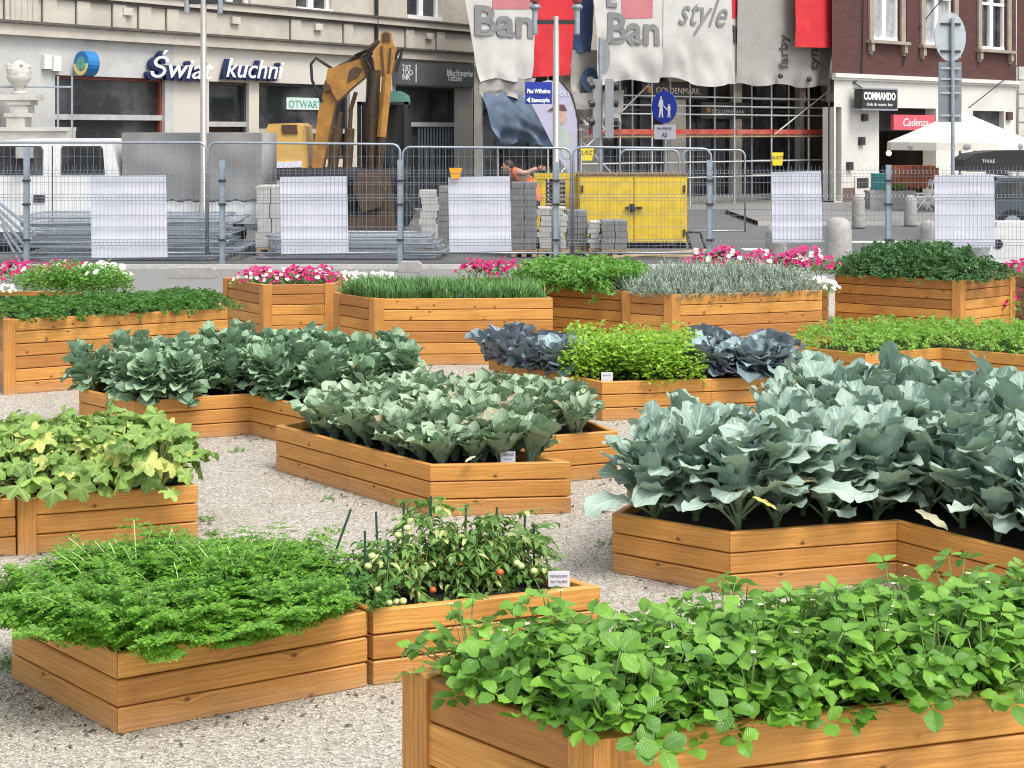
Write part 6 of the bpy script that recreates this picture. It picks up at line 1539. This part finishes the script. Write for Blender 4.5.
for (x0,x1,y0,y1,Y,mat,lab,cat,nm) in ((876,889,176,190,43.5,simple('teal_plastic',(.03,.33,.33),.5),'teal bin beside the white pillar','bin','bin'),(870,915,193,215,42,CONC,'low grey concrete plant trough in front of the café','trough','plant_trough')):
    a=at(x0,y1,Y);b=at(x1,y0,Y); mb=MB(); w=(b[0]-a[0]); c=(a[0]+b[0])/2; p=[(c-w/2,Y),(c+w/2,Y),(c+w/2,Y+.6),(c-w/2,Y+.6)]; mb.prism(p,max(.1,a[2]),b[2]); mb.prism([(q[0]*1.0+(q[0]-c)*.06,q[1]) for q in p],b[2]+.002,b[2]+.06); tag(mb.build(nm,mat),lab,cat)
mb=MB()
for k in range(160):
    a=at(U(884,905),U(185,194),42.3); lf=small_leaf(.14,.07); put(mb,lf,U(0,6.28),a)
tag(mb.build('shrub',M_CEL),'small green shrub growing in the concrete trough','shrub')
mb=MB(); 
for k in range(14): mb.box(at(893+k*3.2,176+ (k%2)*2,44.5),(.09,.6,.62))
tag(mb.build('terrace_screen',simple('orange_slats',(.36,.10,.04),.7,var=.25)),'reddish slatted terrace screen in front of the café','screen')
def bollard(px,pyt,pyb,w,label):
    x,y=W(px,pyb); hh=H-(pyt-HY)/F*y; rr=w*y/F/2; mb=MB(); mb.lathe([(rr*1.02,0),(rr,.05),(rr*.96,hh*.75),(rr*.8,hh*.92),(rr*.45,hh*.985),(.01,hh)],(x,y,0),18); tag(mb.build('bollard',CONC,smooth=True),label,'bollard','concrete bollards along the road')
bollard(858.5,194,228,13,'concrete bollard in front of the white pillar'); bollard(910.5,195,226,13,'concrete bollard in front of the café'); bollard(838.5,217,270,27,'large concrete bollard just behind the fence, right of the smaller sheet'); bollard(928,220,262,17,'concrete bollard half hidden by the right-hand sheet'); bollard(776,225,262,22,'concrete bollard below the smaller white sheet')
# ------------------------------------------------------------------ car with roof box
Yc=31.5; r=empty('parked_car',(X_(1040,Yc),Yc,0),'dark grey estate car with a black roof box at the right edge','car')
CAR=simple('grey_car_paint',(.10,.12,.14),.25,.4,var=.05,spec=.6)
def cp(mb,pts,y0,y1,mi=0): p=[at(x,y,Yc) for x,y in pts]; mb.slab([(q[0],Yc+y0,q[2]) for q in p],(0,y1-y0,0),mi)
mb=MB(); cp(mb,[(985,232),(983,212),(986,203),(1000,199),(1180,203),(1196,212),(1198,232)],0,1.75); cp(mb,[(986,203),(992,184),(1000,178),(1090,178),(1130,203)],.1,1.65); bd=mb.build('body',CAR,r)
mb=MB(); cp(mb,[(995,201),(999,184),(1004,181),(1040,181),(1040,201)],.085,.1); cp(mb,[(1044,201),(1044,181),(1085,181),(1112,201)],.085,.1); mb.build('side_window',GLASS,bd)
mb=MB(); cp(mb,[(1000,176),(1090,176),(1092,178),(998,178)],.12,.18); cp(mb,[(1010,172.5),(1014,172.5),(1014,176),(1010,176)],.1,1.6); cp(mb,[(1060,172.5),(1064,172.5),(1064,176),(1060,176)],.1,1.6); mb.build('roof_rail',GALV,r)
for x in (1012,1160):
    mb=MB(); mb.tube([(X_(x,Yc),Yc-.02,.32),(X_(x,Yc),Yc+.2,.32)],.32,18); w=mb.build('wheel',RUBBER,r); mb=MB(); mb.tube([(X_(x,Yc),Yc-.035,.32),(X_(x,Yc),Yc-.021,.32)],.2,14); mb.build('rim',GALV,w)
mb=MB(); cp(mb,[(967,168),(969,160),(978,154),(1000,151),(1060,150),(1080,156),(1084,168),(1078,172),(972,172)],.25,1.2); r2=mb.build('roof_box',BLACK); tag(r2,'glossy black roof box on the grey car','roof box')
text('THULE',.09,TEXTW,FACE(at(982,162.5,Yc+.243)),.002,r2)
# water-filled barrier
Yb=26.0; r=empty('road_barrier',(X_(1010,Yb),Yb,0),'white plastic road barrier with a round dark hole at the right edge','barrier'); mb=MB(); 
p=[at(x,y,Yb) for x,y in ((984,268),(990,250),(997,222),(1100,222),(1100,268))]; mb.slab([(q[0],Yb,max(0,q[2])) for q in p],(0,.45,0)); mb.build('body',simple('white_plastic',(.72,.72,.70),.5,var=.06,dirt_sheen=(.5,.48,.44),dirt_sheen_amt=.5),r)
mb=MB(); c=at(998,244,Yb); mb.tube([(c[0],Yb-.012,c[2]),(c[0],Yb+.02,c[2])],.085,16); mb.build('hole',BLACK,r)
# ------------------------------------------------------------------ camera and daylight
cam=bpy.data.cameras.new('camera'); co=bpy.data.objects.new('camera',cam); COL.objects.link(co); SC.camera=co
co.location=(0,0,H); co.rotation_euler=(R(90),0,0); cam.sensor_width=36; cam.lens=F/1024*36; cam.shift_y=-(384-HY)/1024; cam.clip_end=2000
SUN=Vector((.34,-.36,.87)).normalized()
wd=bpy.data.worlds.new('World'); SC.world=wd; wd.use_nodes=True; nt=wd.node_tree
sk=nt.nodes.new('ShaderNodeTexSky'); sk.sky_type='NISHITA'; sk.sun_disc=False; sk.sun_elevation=math.asin(SUN.z); sk.sun_rotation=math.atan2(SUN.x,SUN.y)
sk.dust_density=3.0; sk.air_density=1.0; sk.ozone_density=1.0
hs=nt.nodes.new('ShaderNodeHueSaturation'); hs.inputs['Saturation'].default_value=.35
nt.links.new(sk.outputs[0],hs.inputs['Color']); nt.links.new(hs.outputs[0],nt.nodes['Background'].inputs[0]); nt.nodes['Background'].inputs[1].default_value=.15
sl=bpy.data.lights.new('sun','SUN'); sl.energy=1.5; sl.angle=R(22); sl.color=(1,.96,.9)
so=bpy.data.objects.new('sun',sl); COL.objects.link(so); so.rotation_euler=SUN.to_track_quat('Z','Y').to_euler(); so.location=(5,-5,12)
SC.view_settings.view_transform='Standard'; SC.view_settings.look='None'; SC.view_settings.exposure=.9; SC.view_settings.gamma=1; SC.view_settings.use_curve_mapping=False
SC.cycles.filter_width=1.1
SC.render.resolution_x=1024; SC.render.resolution_y=768
